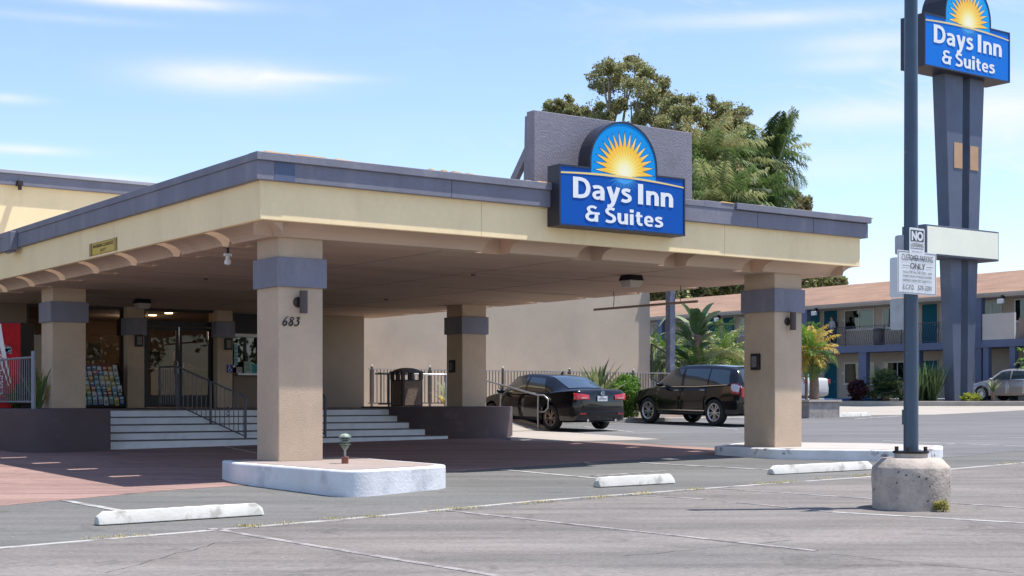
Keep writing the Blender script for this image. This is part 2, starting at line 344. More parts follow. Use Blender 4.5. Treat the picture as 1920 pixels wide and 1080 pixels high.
for a, b, w, m in (((120, 939), (262, 965), .11, PAINT), ((395, 992), (950, 1084), .09, FADED), ((840, 958), (1530, 1034), .075, FADED), ((942, 881), (1135, 899), .10, PAINT),
                   ((1200, 868), (1450, 882), .10, PAINT), ((1180, 928), (1320, 937), .07, FADED), ((1350, 917), (1650, 937), .08, FADED), ((1385, 943), (1560, 961), .07, FADED), ((1560, 961), (1960, 984), .09, PAINT), ((1780, 944), (1960, 956), .08, FADED),
                   ((1655, 827), (1960, 839), .10, PAINT), ((1816, 819), (1960, 823), .10, PAINT), ((1170, 782), (1385, 806), .12, PAINT), ((1110, 893), (1265, 882), .07, FADED), ((1600, 786), (1690, 780), .1, PAINT), ((1150, 850), (1230, 853), .1, FADED), ((1095, 800), (1190, 811), .1, PAINT), ((1690, 838), (1800, 832), .06, FADED)):
    line(G(*a), G(*b), w, m)
# cracks in the old surface
CRK = pm('crack_dark', (.07, .065, .06), .95, var=.2)
def crack(a, b, w=.012, amp=.05):
    A = Vector((*G(*a), 0)); B = Vector((*G(*b), 0)); n = max(6, int((B - A).length / .12)); d = (B - A).normalized(); nn = Vector((-d.y, d.x, 0)); off = 0; vs = []
    for i in range(n + 1):
        off = off * .85 + random.gauss(0, amp * .4); p = A.lerp(B, i / n) + nn * off; ww = w * random.uniform(.2, 1) * .5
        vs += [(p.x + nn.x * ww, p.y + nn.y * ww, gz(p.y) + .007), (p.x - nn.x * ww, p.y - nn.y * ww, gz(p.y) + .007)]
    m_ = MB(); m_.add(vs, [(2 * i, 2 * i + 1, 2 * i + 3, 2 * i + 2) for i in range(n)]); o = m_.build('asphalt_crack', CRK, fix=False); o['kind'] = 'structure'
    if o.data.polygons[0].normal.z < 0: o.data.flip_normals()
for a, b in (((395, 993), (960, 1086)), ((840, 959), (1530, 1036)), ((900, 962), (1180, 1000)), ((0, 1031), (640, 977)), ((640, 977), (1440, 910)), ((1170, 1045), (1500, 1010)), ((60, 900), (420, 925)), ((1300, 950), (1390, 944)), ((1775, 884), (1920, 872)), ((200, 1075), (420, 1020)), ((1560, 1040), (1900, 1075))): crack(a, b)
# motor court (red paving) under and beside the canopy
court = wob([G(-160, 968), G(0, 949), G(300, 921), G(835, 885), G(1110, 866), G(1392, 847), G(1345, 841), G(1160, 830), G(957, 826.5)], .015) + [UV(10.4, 10.7), UV(-.3, 10.7), UV(-.7, 10.2), G(0, 823), G(-160, 830)]
sheet('court_paving', court, .006, REDP)
sheet('paving_joint', [G(420, 838), G(424, 837.5), G(655, 886), G(648, 886)], .009, pm('joint', (.45, .38, .35), .9, var=.1))
sheet('apron', wob([G(-260, 1010), G(-250, 986), G(0, 950), G(300, 922), G(415, 911), G(400, 917), G(0, 960)], .01), .006, PALE) if False else None
sheet('walkway', [G(957, 826), G(1050, 828), G(1200, 825.5), G(1240, 824), G(1060, 811), G(1010, 806), G(960, 800)], .010, PALE)
sheet('drive_gutter', [(9, 52.3), G(1600, 779), G(1750, 778), G(1920, 769.5), (34, 57), (34, 63.95), (9, 63.95)], .010, PALE)

# raised bed and rear lot behind the far kerb
mb = MB(); mb.prism([(12.6, 64.2), (70, 64.2), (70, 400), (12.6, 400)], lambda x, y: gz(y) - .3, lambda x, y: 1.52 if y < 75 else 1.53)
o = mb.build('rear_terrace', pm('bed_soil', (.20, .16, .125), .95, var=.25, vscale=2, bump=.5, world=True)); o['kind'] = 'structure'
sheet('rear_lot_surface', [(12.7, 66.9), (69, 66.9), (69, 110), (12.7, 110)], 0, ASPH)
o = bpy.data.objects['rear_lot_surface']
for v in o.data.vertices: v.co.z = 1.524
mb = MB(); mb.box(12.6, 60, 64.0, 64.2, 1.1, 1.50); o = mb.build('kerb', pm('kerb_concrete', (.36, .33, .29), .9, var=.2, vscale=1, bump=.3, world=True), bevel=.02); o['kind'] = 'structure'
mb = MB(); mb.box(14.4, 17.2, 66.4, 66.6, 1.4, 1.63); o = mb.build('kerb', pm('blue_kerb_paint', (.03, .13, .33), .8, var=.2), bevel=.02); o['kind'] = 'structure'
mb = MB(); mb.box(17.2, 20.6, 66.4, 66.6, 1.4, 1.63); mb.box(12.8, 14.4, 66.4, 66.6, 1.4, 1.63); o = mb.build('kerb', WORN, bevel=.02); o['kind'] = 'structure'

# ------------------------------------------------------------------ entrance canopy
zs, zy, zc, zt = EYE + 2.30, EYE + 2.47, EYE + 3.00, EYE + 3.36
zd = EYE + 3.10
U0, U1, V0, V1 = -.5, 11.65, -.45, 16.98
can = hotel('entrance_canopy', 'flat-roofed drive-through entrance canopy with cream fascia, slate coping and four banded columns', 'canopy')
mb = MB()
mb.box(.25, 10.9, .2, V1, zs, zd)
slots = [(1.3 + 1.87 * k, 1.3 + 1.87 * k + .33) for k in range(8)]
fslots = [(3.45, 3.95), (5.3, 5.8), (7.15, 7.65), (9.0, 9.5)]
def gaps(a, b, ss):
    out = []; c = a
    for s0, s1 in ss:
        out.append((c, s0)); c = s1
    out.append((c, b)); return out
for a, b in gaps(.2, V1, slots): mb.box(-.12, .25, a, b, zs, zd); mb.box(10.9, 11.27, a, b, zs, zd)
for a, b in gaps(-.12, 11.27, fslots): mb.box(a, b, -.07, .2, zs, zd)
mb.build('soffit', SOFF, can, fix=False)
def cove_poly(sgn, e):   # (x,z) profile; e outer edge
    p = []
    for k in range(7):
        a = k / 6 * math.pi / 2; p.append((e + sgn * .30 * math.sin(a) ** 1.2, zy - (zy - zs) * (1 - math.cos(a))))
    return p + [(e + sgn * .30, zd), (e, zd)]
for a, b in gaps(-.37, V1, slots):
    MB().prismy(cove_poly(1, -.42), a, b).build('cove', SOFF, can)
for a, b in gaps(-.37, V1, slots):
    MB().prismy(cove_poly(-1, 11.57), a, b).build('cove', SOFF, can)
for a, b in gaps(-.42, 11.57, fslots):
    MB().prismx(cove_poly(1, -.37), a, b).build('cove', SOFF, can)
jm = pm('soffit_joint', (.30, .22, .165), .95, var=.1)
mb = MB()
for u_ in (2.9, 5.4, 7.9): mb.box(u_ - .006, u_ + .006, .25, 16.1, zs - .004, zs + .002)
for v_ in (3.2, 6.3, 9.4, 12.5): mb.box(.3, 10.85, v_ - .005, v_ + .005, zs - .0065, zs + .002)
mb.build('soffit_joints', jm, can, fix=False)
for u_, v_ in ((5.6, 3.4), (2.0, 7.1), (7.6, 9.9)): MB().lathe([(.001, -.03), (.035, -.03), (.045, -.004), (.045, 0)], (u_, v_, zs), 12).build('cover_cap', pm('cap_brown', (.12, .085, .065), .7), can)
# fascia: four boards round the edge
fz0, fz1 = zy, zc + .05
MB().box(U0, U1, V0, V0 + .08, fz0, fz1).build('fascia', YEL, can, bevel=.008)
MB().box(U0, U0 + .08, V0 + .08, V1, fz0, fz1).build('fascia', YEL, can, bevel=.008)
MB().box(U1 - .08, U1, V0 + .08, V1, fz0, fz1).build('fascia', YEL, can, bevel=.008)
# coping: board, lip and cap
MB().box(U0 - .09, U1 + .12, V0 - .09, V0, zc, zt - .10).build('coping', GRY, can, bevel=.006)
MB().box(U0 - .09, U0, V0, V1, zc, zt - .10).build('coping', GRY, can, bevel=.006)
MB().box(U1, U1 + .12, V0, V1, zc, zt - .10).build('coping', GRY, can, bevel=.006)
MB().box(U0 - .11, U0 + .12, V0 + .15, V1, zt - .10, zt + .01).build('coping_cap', GRY, can, bevel=.01)
mb = MB(); mb.box(U0 - .11, 4.4, V0 - .13, V0 + .15, zt - .10, zt + .012); mb.box(7.65, 8.35, V0 - .10, V0 + .15, zt - .10, zt + .012); mb.box(8.35, U1 + .15, V0 - .15, V0 + .15, zt - .09, zt + .02); mb.box(4.4, 7.65, V0 - .1, V0 + .15, zt - .1, zt)
mb.build('coping_cap', GRY, can, bevel=.008)
MB().box(U1 - .1, U1 + .14, V0 + .15, V1, zt - .10, zt + .01).build('coping_cap', GRY, can, bevel=.01)
mb = MB()
x = U0 + .02
while x < U1:
    w = random.uniform(.08, .5)
    if not 4.3 < x < 7.7 and random.random() < .85:
        h = random.uniform(.008, .035); mb.hexa([(x, V0 - .11, zt + .005), (x + w, V0 - .11, zt + .005), (x + w, V0 + .1, zt + .005), (x, V0 + .1, zt + .005), (x + .02, V0 - .10, zt + .01 + h), (x + w - .03, V0 - .10, zt + .01 + h * random.uniform(.3, 1)), (x + w - .02, V0 + .1, zt + .012 + h), (x + .02, V0 + .1, zt + .012 + h)])
    x += w + random.uniform(0, .12)
mb.build('torn_roofing_edge', RUST, can, fix=False)
MB().box(U0 + .02, 11.5, V0 + .15, V1, zd, zd + .04).build('roof_deck', pm('gravel_roof', (.35, .32, .28), .95, var=.2, vscale=3), can) if False else None
mb = MB()
mb.box(.25, 10.9, .2, V1, zd + .003, zd + .03)
mb.build('roof_deck', pm('gravel_roof', (.35, .32, .28), .95, var=.2, vscale=3), can, fix=False)
MB().box(-.33, -.02, V0 - .094, V0 - .088, zc + .004, zt - .104).build('coping_dark_band', pm('coping_dark_blue', (.09, .12, .20), .7, var=.1), can)  # darker blue box slightly proud of the front coping, near its left end
sm = pm('coping_seam', (.07, .07, .09), .7, var=0)
for x_ in (2.55, 8.9, 10.3): MB().box(x_, x_ + .012, V0 - .0925, V0 - .0885, zc, zt - .1).build('seam', sm, can)
for x_ in (3.15, 8.2): MB().box(x_, x_ + .006, V0 - .0018, V0 + .001, zy + .01, zc).build('seam', pm('fascia_seam', (.5, .38, .22), .9, var=.1), can)
mb = MB(); mb.box(U0 - .24, U0 - .09, 10.2, 10.75, zc - .06, zt - .05); mb.box(U0 - .20, U0 - .11, 10.25, 10.7, zc - .09, zc - .06)
mb.build('scupper_box', GRY, can, bevel=.01)
def column(u, v, z0, name='column', w=.70, h=.70):
    c = MB().box(u, u + w, v, v + h, z0, zs + .02).build(name, STUC, can, bevel=.012)
    MB().box(u - .045, u + w + .045, v - .045, v + h + .045, EYE + 1.60, EYE + 2.02).build('band', GRY, c, bevel=.01)
    return c
zF = EYE - .87; zR = EYE - .86; zP = 1.36
colF = column(0, 0, zF); colR = column(9.88, 0, zR, h=.78); colL = column(.34, 11.0, 1.385); colB = column(10.1, 10.55, 1.395)
# 683 in wrought script numerals
def stroke(mb, pts, x0, z0, k, r=.011, y=-.012):
    cr = []
    P = [Vector((p[0], 0, p[1])) for p in pts]
    for i in range(len(P) - 1):
        p0 = P[max(i - 1, 0)]; p1 = P[i]; p2 = P[i + 1]; p3 = P[min(i + 2, len(P) - 1)]
        for t in (0, .25, .5, .75):
            cr.append(.5 * ((2 * p1) + (p2 - p0) * t + (2 * p0 - 5 * p1 + 4 * p2 - p3) * t * t + (3 * p1 - p0 - 3 * p2 + p3) * t ** 3))
    cr.append(P[-1])
    n = len(cr); mb.tube([(x0 + (c.x + .22 * c.z) * k, y, z0 + c.z * k) for c in cr], [r * (.55 + .75 * math.sin(math.pi * (i + .5) / n)) for i in range(n)], 6)
mb = MB()
k = .118; zb = EYE + 1.055
stroke(mb, [(.52, 1.08), (.25, .85), (.06, .5), (.03, .2), (.2, 0), (.42, .08), (.5, .3), (.4, .5), (.2, .48), (.08, .3)], .055, zb, k, .008)
stroke(mb, [(.5, .88), (.3, 1.0), (.1, .88), (.15, .65), (.42, .45), (.48, .2), (.28, 0), (.05, .1), (.05, .32), (.3, .56), (.5, .78), (.5, .95)], .15, zb, k, .008)
stroke(mb, [(.08, .86), (.2, .98), (.5, .96), (.28, .6), (.48, .5), (.5, .22), (.25, 0), (.0, .06), (.02, .18)], .24, zb, k, .008)
mb.build('house_number', BLK, colF, smooth=True)
# sign wall on the roof
slab = hotel('sign_backing_wall', 'rough grey-lavender stucco slab standing on the canopy roof behind the illuminated sign', 'wall')
MB().box(4.31, 7.66, -.22, -.02, zt - .30, EYE + 4.56).build('panel', SLAB, slab, bevel=.01)
mb = MB()
for x in (4.35, 7.4):
    mb.hexa([(x, .75, zd), (x + .09, .75, zd), (x + .09, .9, zd), (x, .9, zd), (x, -.03, EYE + 3.95), (x + .09, -.03, EYE + 3.95), (x + .09, .02, EYE + 4.1), (x, .02, EYE + 4.1)])
mb.hexa([(4.33, -.02, zd), (4.47, -.02, zd), (4.47, .10, zd), (4.33, .10, zd), (4.33, -.02, EYE + 4.5), (4.47, -.02, EYE + 4.5), (4.47, .05, EYE + 4.5), (4.33, .05, EYE + 4.5)])
mb.build('brace', GRY, slab)

# ------------------------------------------------------------------ the hotel sign, built at width 1 = given size
def sun_sign(t, Wd, H, thick, tilt_text=1.0, frame=True, night=False, blue=(.0, .085, .41), cyan=(.0, .29, .72)):
    """children of t; local x 0..Wd, front face at y=0 (facing -y), back at y=thick, z 0..H shoulder, arch above"""
    k = Wd / 2.61; cx = Wd * .5; ar = .70 * k; zc_ = H + .09 * k
    def outline(g):
        p = [(-g, -g), (Wd + g, -g), (Wd + g, H + g), (cx + ar + g, H + g)]
        for i in range(25):
            a = math.pi * i / 24; p.append((cx + (ar + g) * math.cos(a), zc_ + (ar + g) * math.sin(a)))
        return p + [(cx - ar - g, H + g), (-g, H + g)]
    MB().prismy(outline(0), .004, thick).build('cabinet', pm('sign_cabinet_dark', (.035, .033, .045), .45, .2, var=.1), t, bevel=.008 * k)
    g = -.028 * k
    fr = MB(); a = outline(0); b = outline(g); n = len(a)
    fr.add([(x, -.012 * k, z) for x, z in a] + [(x, -.012 * k, z) for x, z in b] + [(x, .004, z) for x, z in a] + [(x, .0, z) for x, z in b],
           [(i, (i + 1) % n, n + (i + 1) % n, n + i) for i in range(n)] + [(i, (i + 1) % n, 2 * n + (i + 1) % n, 2 * n + i) for i in range(n)] + [(n + i, n + (i + 1) % n, 3 * n + (i + 1) % n, 3 * n + i) for i in range(n)])
    fr.build('frame', pm('sign_frame_dark', (.03, .035, .06), .4, .3, var=0), t)
    def arc(x): return (.815 + .052 * (1 - ((x / Wd - .44) / .5) ** 2)) * k * (H / (.96 * k))
    face = MB(); face.add([(x, -.001, z) for x, z in outline(g)], [tuple(range(n))])
    face.build('face', pm('sign_blue%d' % int(k * 10), blue, .5, var=.0, spec=.2), t, fix=False)
    i0 = cx - ar - g; i1 = cx + ar + g; r_ = ar + g
    # bright arch field
    p = [(x_, arc(x_)) for x_ in np.linspace(i0, i1, 17)] + [(cx + r_ * math.cos(a_), zc_ + r_ * math.sin(a_)) for a_ in np.linspace(0, math.pi, 25)]
    MB().add([(x_, -.003 * k, z_) for x_, z_ in p], [tuple(range(len(p)))]).build('arch_field', pm('sign_cyan%d' % int(k * 10), cyan, .5, var=0, spec=.2), t, fix=False)
    # glow rays below the arc
    sx_, sz_ = cx * 1.0 + .01 * k, .97 * k * (H / (.96 * k))
    m = bpy.data.materials.get('sign_glow') 
    if m is None:
        m = pm('sign_glow', (.05, .35, .80), .3, var=0)
    mbg = MB()
    for i in range(23):
        a_ = math.radians(198 + i * (144 / 22)); L = (.42 if i % 2 == 0 else .34) * k; w = .011
        z0a = arc(sx_) - .004 * k
        p0 = (sx_ + (math.cos(a_)) * .12 * k, min(z0a, sz_ + math.sin(a_) * .12 * k))
        q = (sx_ + math.cos(a_) * L, sz_ + math.sin(a_) * L)
        dx, dz = -math.sin(a_), math.cos(a_); ww = .011 * k
        if q[1] > arc(q[0]): continue
        s0 = (p0[0] + dx * ww, min(arc(p0[0]), p0[1] + dz * ww)); s1 = (p0[0] - dx * ww, min(arc(p0[0]), p0[1] - dz * ww))
        mbg.add([(s0[0], -.0035 * k, s0[1]), (q[0], -.0035 * k, q[1]), (s1[0], -.0035 * k, s1[1])], [(0, 1, 2)])
    p = [(sx_ - .17 * k, arc(sx_ - .17 * k))] + [(sx_ + .17 * k * math.cos(a_), arc(sx_) - .105 * k * math.sin(a_)) for a_ in np.linspace(math.pi * .98, math.pi * .02, 12)] + [(sx_ + .17 * k, arc(sx_ + .17 * k))]
    mbg.add([(x_, -.003 * k, z_) for x_, z_ in p], [tuple(range(len(p)))])
    mbg.build('glow_rays', m, t, fix=False)
    # sun: outline star then coloured star
    def star(r_in, r_out, y, grow=0):
        pts = []
        N_ = 17; half = math.pi / N_ / 1.0
        a0, a1 = math.radians(-9), math.radians(189)
        for i in range(N_ * 2 + 1):
            a_ = a1 + (a0 - a1) * i / (N_ * 2); rr = (r_out if i % 2 else r_in) + grow
            x_, z_ = sx_ + math.cos(a_) * rr, sz_ + math.sin(a_) * rr
            pts.append((x_, max(z_, arc(x_) + .0)))
        xa, xb = pts[0][0], pts[-1][0]
        low = [(x_, arc(x_)) for x_ in np.linspace(xb, xa, 13)[1:-1]]
        # fan triangles from the centre
        cpt = (sx_, arc(sx_))
        vs = [(cpt[0], y, cpt[1])] + [(x_, y, z_) for x_, z_ in pts]
        return vs, [(0, i, i + 1) for i in range(1, len(pts))]
    vs, fs = star(.375 * k, .63 * k, -.0045 * k, .018 * k)
    MB().add(vs, fs).build('sun_outline', pm('sign_navy', (.01, .05, .16), .4, var=0), t, fix=False)
    ms = bpy.data.materials.get('sign_sun%d' % int(k * 10))
    if ms is None:
        ms = bpy.data.materials.new('sign_sun%d' % int(k * 10)); ms.use_nodes = True; N = ms.node_tree.nodes; L = ms.node_tree.links; pr = N['Principled BSDF']; pr.inputs['Roughness'].default_value = .35
        tc = N.new('ShaderNodeTexCoord'); mp = N.new('ShaderNodeMapping'); mp.inputs['Location'].default_value = (-sx_, 0, -sz_ + .02 * k); L.new(tc.outputs['Object'], mp.inputs[0])
        ln = N.new('ShaderNodeVectorMath'); ln.operation = 'LENGTH'; L.new(mp.outputs[0], ln.inputs[0])
        spx = N.new('ShaderNodeSeparateXYZ'); L.new(mp.outputs[0], spx.inputs[0]); at = N.new('ShaderNodeMath'); at.operation = 'ARCTAN2'; L.new(spx.outputs[2], at.inputs[0]); L.new(spx.outputs[0], at.inputs[1])
        sn = N.new('ShaderNodeMath'); sn.operation = 'MULTIPLY'; sn.inputs[1].default_value = 34; L.new(at.outputs[0], sn.inputs[0]); s2 = N.new('ShaderNodeMath'); s2.operation = 'SINE'; L.new(sn.outputs[0], s2.inputs[0])
        ad = N.new('ShaderNodeMath'); ad.operation = 'MULTIPLY_ADD'; ad.inputs[1].default_value = .05 * k; L.new(s2.outputs[0], ad.inputs[0]); L.new(ln.outputs[1], ad.inputs[2])
        mr = N.new('ShaderNodeMapRange'); mr.inputs[1].default_value = .08 * k; mr.inputs[2].default_value = .60 * k; L.new(ad.outputs[0], mr.inputs[0])
        cr = N.new('ShaderNodeValToRGB'); cr.color_ramp.elements[0].color = (1, .93, .62, 1); cr.color_ramp.elements[1].color = (1, .80, .30, 1)
        e = cr.color_ramp.elements.new(.22); e.color = (1, .82, .20, 1); e = cr.color_ramp.elements.new(.5); e.color = (1, .56, .03, 1); e = cr.color_ramp.elements.new(.72); e.color = (1, .52, .02, 1)
        L.new(mr.outputs[0], cr.inputs[0]); L.new(cr.outputs[0], pr.inputs['Base Color'])
    vs, fs = star(.37 * k, .605 * k, -.006 * k)
    MB().add(vs, fs).build('sun_emblem', ms, t, fix=False)
    # horizon arc
    am = MB(); xs_ = np.linspace(-g, Wd + g, 33); vs = []
    for x_ in xs_:
        w = .013 * k * (1.15 - .6 * abs(x_ / Wd - .45) / .5) + .004 * k; vs += [(x_, -.0075 * k, arc(x_) + w), (x_, -.0075 * k, arc(x_) - w)]
    am.add(vs, [(2 * i, 2 * i + 1, 2 * i + 3, 2 * i + 2) for i in range(32)]).build('horizon_arc', pm('sign_yellow', (.85, .62, .22), .4, var=0), t, fix=False)
    LW = pm('sign_letter_white', (.80, .82, .84), .4, var=0)
    hz = H / (.96 * k) * k
    tm = MB(); glyphs(tm, 'Days', Wd * .330, .455 * hz, -.009 * k, Wd * .455, .33 * hz)
    glyphs(tm, 'Inn', Wd * .755, .455 * hz, -.009 * k, Wd * .30, .33 * hz)
    glyphs(tm, '&', Wd * .252, .105 * hz, -.009 * k, Wd * .115, .25 * hz)
    glyphs(tm, 'Suites', Wd * .580, .105 * hz, -.009 * k, Wd * .47, .25 * hz)
    tm.build('lettering', LW, t, fix=False)
sg = hotel('canopy_sign', 'blue hotel sign with rising sun arch fixed to the canopy front, below the grey slab', 'sign', 4.39, -.76, EYE + 2.70)
sun_sign(sg, 2.61, .95, .30)
# ------------------------------------------------------------------ hotel buildings
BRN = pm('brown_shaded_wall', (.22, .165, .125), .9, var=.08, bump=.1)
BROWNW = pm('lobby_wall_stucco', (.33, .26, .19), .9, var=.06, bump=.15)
GL = glass('shop_glass', (.62, .58, .54), .0)
lob = hotel('hotel_building', 'cream two-level hotel lobby building behind the canopy with slate coping and glazed entrance', 'building')
zl = zs - .0
MB().box(-18, 10.6, 17.0, 30, zd - .1, EYE + 5.22).build('upper_wall', YEL, lob)
MB().box(-18.1, 10.66, 16.90, 30.1, EYE + 5.20, EYE + 5.47).build('coping', GRY, lob, bevel=.01)
MB().box(-18.14, 10.7, 16.86, 30.14, EYE + 5.47, EYE + 5.56).build('coping_cap', FLASH, lob, bevel=.01)
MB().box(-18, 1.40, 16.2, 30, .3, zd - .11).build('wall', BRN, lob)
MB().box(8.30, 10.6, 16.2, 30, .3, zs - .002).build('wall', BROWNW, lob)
MB().box(1.40, 8.30, 21.5, 21.7, .3, zd - .1).build('interior_wall', pm('lobby_interior', (.20, .135, .085), .9, var=.1), lob)
MB().box(1.40, 8.30, 16.35, 21.5, zs - .06, zs + .04).build('ceiling', pm('lobby_ceiling', (.28, .22, .17), .9), lob)
# service window
MB().box(6.72, 8.30, 16.2, 16.4, .9, zP + .84).build('wall', pm('counter_wall', (.27, .20, .15), .9, var=.06), lob)
MB().box(6.74, 8.29, 16.23, 16.30, EYE + 1.74, zs - .05).build('transom_panel', BLK, lob)
sw = MB().box(6.74, 8.29, 16.14, 16.25, EYE + 1.64, EYE + 1.72).build('service_window', STEEL, lob)
MB().box(6.72, 8.30, 15.92, 16.3, zP + .84, zP + .89).build('sill', STEEL, sw)
MB().box(6.74, 8.29, 16.27, 16.285, zP + .9, EYE + 1.64).build('pane', glass('dark_glass', (.10, .11, .12), .06), sw)
# piers with bands
for a, b in ((3.78, 4.22), (6.16, 6.58)):
    pr_ = MB().box(a, b, 15.95, 16.5, zP, zs + .01).build('pier', STUC, lob, bevel=.01)
    MB().box(a - .05, b + .05, 15.9, 16.55, EYE + 1.60, EYE + 2.02).build('band', GRY, pr_, bevel=.01)
# glazed front left and entrance
win = MB().box(1.40, 3.85, 16.2, 16.28, zs - .07, zs).box(1.40, 1.46, 16.2, 16.28, zP, zs - .07).box(3.76, 3.85, 16.2, 16.28, zP, zs - .07).box(1.46, 3.76, 16.2, 16.28, zP, zP + .1).build('shop_window', DARKM, lob)
MB().box(1.46, 3.76, 16.235, 16.245, zP + .1, zs - .07).build('pane', GL, win)
dm = BLK
ent = MB().box(4.30, 6.24, 16.2, 16.3, EYE + 1.86, EYE + 2.0).box(4.30, 4.36, 16.2, 16.3, zP, EYE + 1.86).box(6.12, 6.24, 16.2, 16.3, zP, EYE + 1.86).box(4.30, 6.24, 16.2, 16.3, zs - .05, zs).box(4.30, 4.34, 16.2, 16.3, EYE + 2.0, zs - .05).box(6.18, 6.24, 16.2, 16.3, EYE + 2.0, zs - .05).build('entrance_frame', dm, lob)
MB().box(4.34, 6.18, 16.24, 16.25, EYE + 2.0, zs - .05).build('pane', GL, ent)
for a, b, hx in ((4.37, 5.23, 5.17), (5.25, 6.11, 5.31)):
    d_ = MB().box(a, a + .07, 16.22, 16.27, zP + .02, EYE + 1.85).box(b - .07, b, 16.22, 16.27, zP + .02, EYE + 1.85).box(a + .07, b - .07, 16.22, 16.27, zP + .02, zP + .32).box(a + .07, b - .07, 16.22, 16.27, EYE + 1.76, EYE + 1.85).build('entrance_door', dm, lob)
    MB().box(a + .07, b - .07, 16.24, 16.25, zP + .32, EYE + 1.76).build('pane', GL, d_)
    MB().tube([(hx, 16.22, zP + .85), (hx, 16.14, zP + .88), (hx, 16.14, zP + 1.15), (hx, 16.22, zP + 1.18)], .014).build('handle', STEEL, d_)
for x_, y_ in ((5.2, 17.9), (5.2, 16.8), (5.3, 20.4)):
    MB().lathe([(.0, 0), (.09, 0), (.10, .012), (.10, .02)], (x_, y_, zs - .082), 16).build('downlight', pm('downlight_glow', (.9, .8, .6), .5, var=0, emit=((1, .72, .38), 14)), lob)
mb = MB(); mb.box(1.5, 3.7, 16.95, 17.0, EYE - .15, EYE + .85)
ld = bpy.data.lights.new('lobby_lamp', 'POINT'); ld.energy = 22; ld.color = (1, .86, .72); ld.shadow_soft_size = .3
lo_ = bpy.data.objects.new('lobby_lamp', ld); COL.objects.link(lo_); lo_.parent = lob; lo_.location = (4.9, 18.6, zs - .35)
# things inside the lobby
t = hotel('reception_desk', 'dark wooden reception desk seen through the lobby doors', 'desk', 5.0, 19.3, zP)
MB().box(0, 2.6, 0, .6, 0, 1.02).build('cabinet', pm('dark_wood', (.10, .055, .035), .5, var=.2), t)
MB().box(-.05, 2.65, -.05, .65, 1.02, 1.07).build('countertop', pm('desk_top', (.30, .25, .2), .3), t, bevel=.01)
t = hotel('framed_picture', 'dark framed picture hanging on the lobby back wall', 'picture', 5.7, 21.42, EYE + .55)
MB().box(0, 1.1, 0, .04, 0, .85).build('frame', BLK, t); MB().box(.06, 1.04, -.006, .0, .06, .79).build('print', pm('print', (.10, .10, .11), .3, var=.6, vscale=4), t)
t = hotel('notice_poster', 'pale poster with an orange patch inside the left shop window', 'poster', 2.95, 16.40, EYE + .98)
MB().box(0, .34, 0, .01, 0, .42).build('sheet', pm('poster_paper', (.55, .50, .42), .7, var=.1), t); MB().box(.14, .27, -.005, 0, .12, .34).build('picture', pm('poster_orange', (.55, .30, .08), .7, var=.4), t)
t = hotel('leaning_board', 'dark board leaning inside the left shop window', 'board', 2.0, 16.6, EYE + .95)
MB().box(0, .6, 0, .03, 0, .75).build('panel', pm('dark_board', (.05, .045, .05), .6), t)
# small fixture and pipe on the upper wall
t = hotel('wall_floodlight', 'small dark floodlight below the slate coping of the upper yellow wall', 'floodlight', 1.42, 16.86, EYE + 5.2)
MB().box(-.06, .06, -.14, .1, -.02, .10).build('housing', DARKM, t, bevel=.01); MB().box(-.03, .03, -.12, .0, -.12, -.02).build('bracket', DARKM, t)

wing = hotel('rear_wing_building', 'plain tan stucco building wing behind the long black fence', 'building')
MB().box(10.61, 23.85, 19.5, 34, .3, EYE + 5.0).build('wall', WINGS, wing, bevel=.02)
MB().box(10.6, 23.95, 19.4, 34.1, EYE + 5.0, EYE + 5.25).build('coping', GRY, wing)
# platform, steps, terrace
mb = MB(); mb.box(-.9, 11.25, 11.0, 21.6, .1, zP); o = mb.build('entrance_platform', pm('platform_floor', (.17, .13, .115), .7, var=.15)); o.location = (*UV(0, 0), 0); o.rotation_euler = (0, 0, TH); o['kind'] = 'structure'
mb = MB(); mb.prism([(11.25, 15.2), (13.4, 15.2), (13.4, 17.25), (24.4, 17.25), (24.4, 19.49), (10.62, 19.49), (10.62, 15.9), (11.25, 15.9)], .3, zP + .004); o = mb.build('raised_walkway', pm('walkway_conc', (.50, .40, .32), .9, var=.1, bump=.1)); o.location = (*UV(0, 0), 0); o.rotation_euler = (0, 0, TH); o['kind'] = 'structure'
# ramp
mb = MB(); a0, a1, b0, b1 = 11.4, 13.35, 11.6, 15.2
mb.hexa([(a0, b0, .3), (a1, b0, .3), (a1, b1, .3), (a0, b1, .3), (a0, b0, gzuv(12, 11.6) + .03), (a1, b0, gzuv(13.3, 11.6) + .02), (a1, b1, zP), (a0, b1, zP)]); o = mb.build('ramp', PALE); o.location = (*UV(0, 0), 0); o.rotation_euler = (0, 0, TH); o['kind'] = 'structure'
mb = MB(); mb.hexa([(13.36, 11.6, .3), (13.52, 11.6, .3), (13.52, 15.2, .3), (13.36, 15.2, .3), (13.36, 11.6, gzuv(13.3, 11.6) + .12), (13.52, 11.6, gzuv(13.3, 11.6) + .12), (13.52, 15.2, zP + .12), (13.36, 15.2, zP + .12)]); o = mb.build('ramp_kerb', PALE); o.location = (*UV(0, 0), 0); o.rotation_euler = (0, 0, TH); o['kind'] = 'structure'
PC, PR = (9.72, 10.65), 1.58
st = hotel('entrance_steps', 'wide flight of five steps with white painted risers below the lobby doors', 'steps')
ul = .81
RISER = pm('riser_white', (.74, .75, .78), .8, var=.08, vscale=3, bump=.2, tint=(.58, .60, .65), tamt=.5, tscale=2)
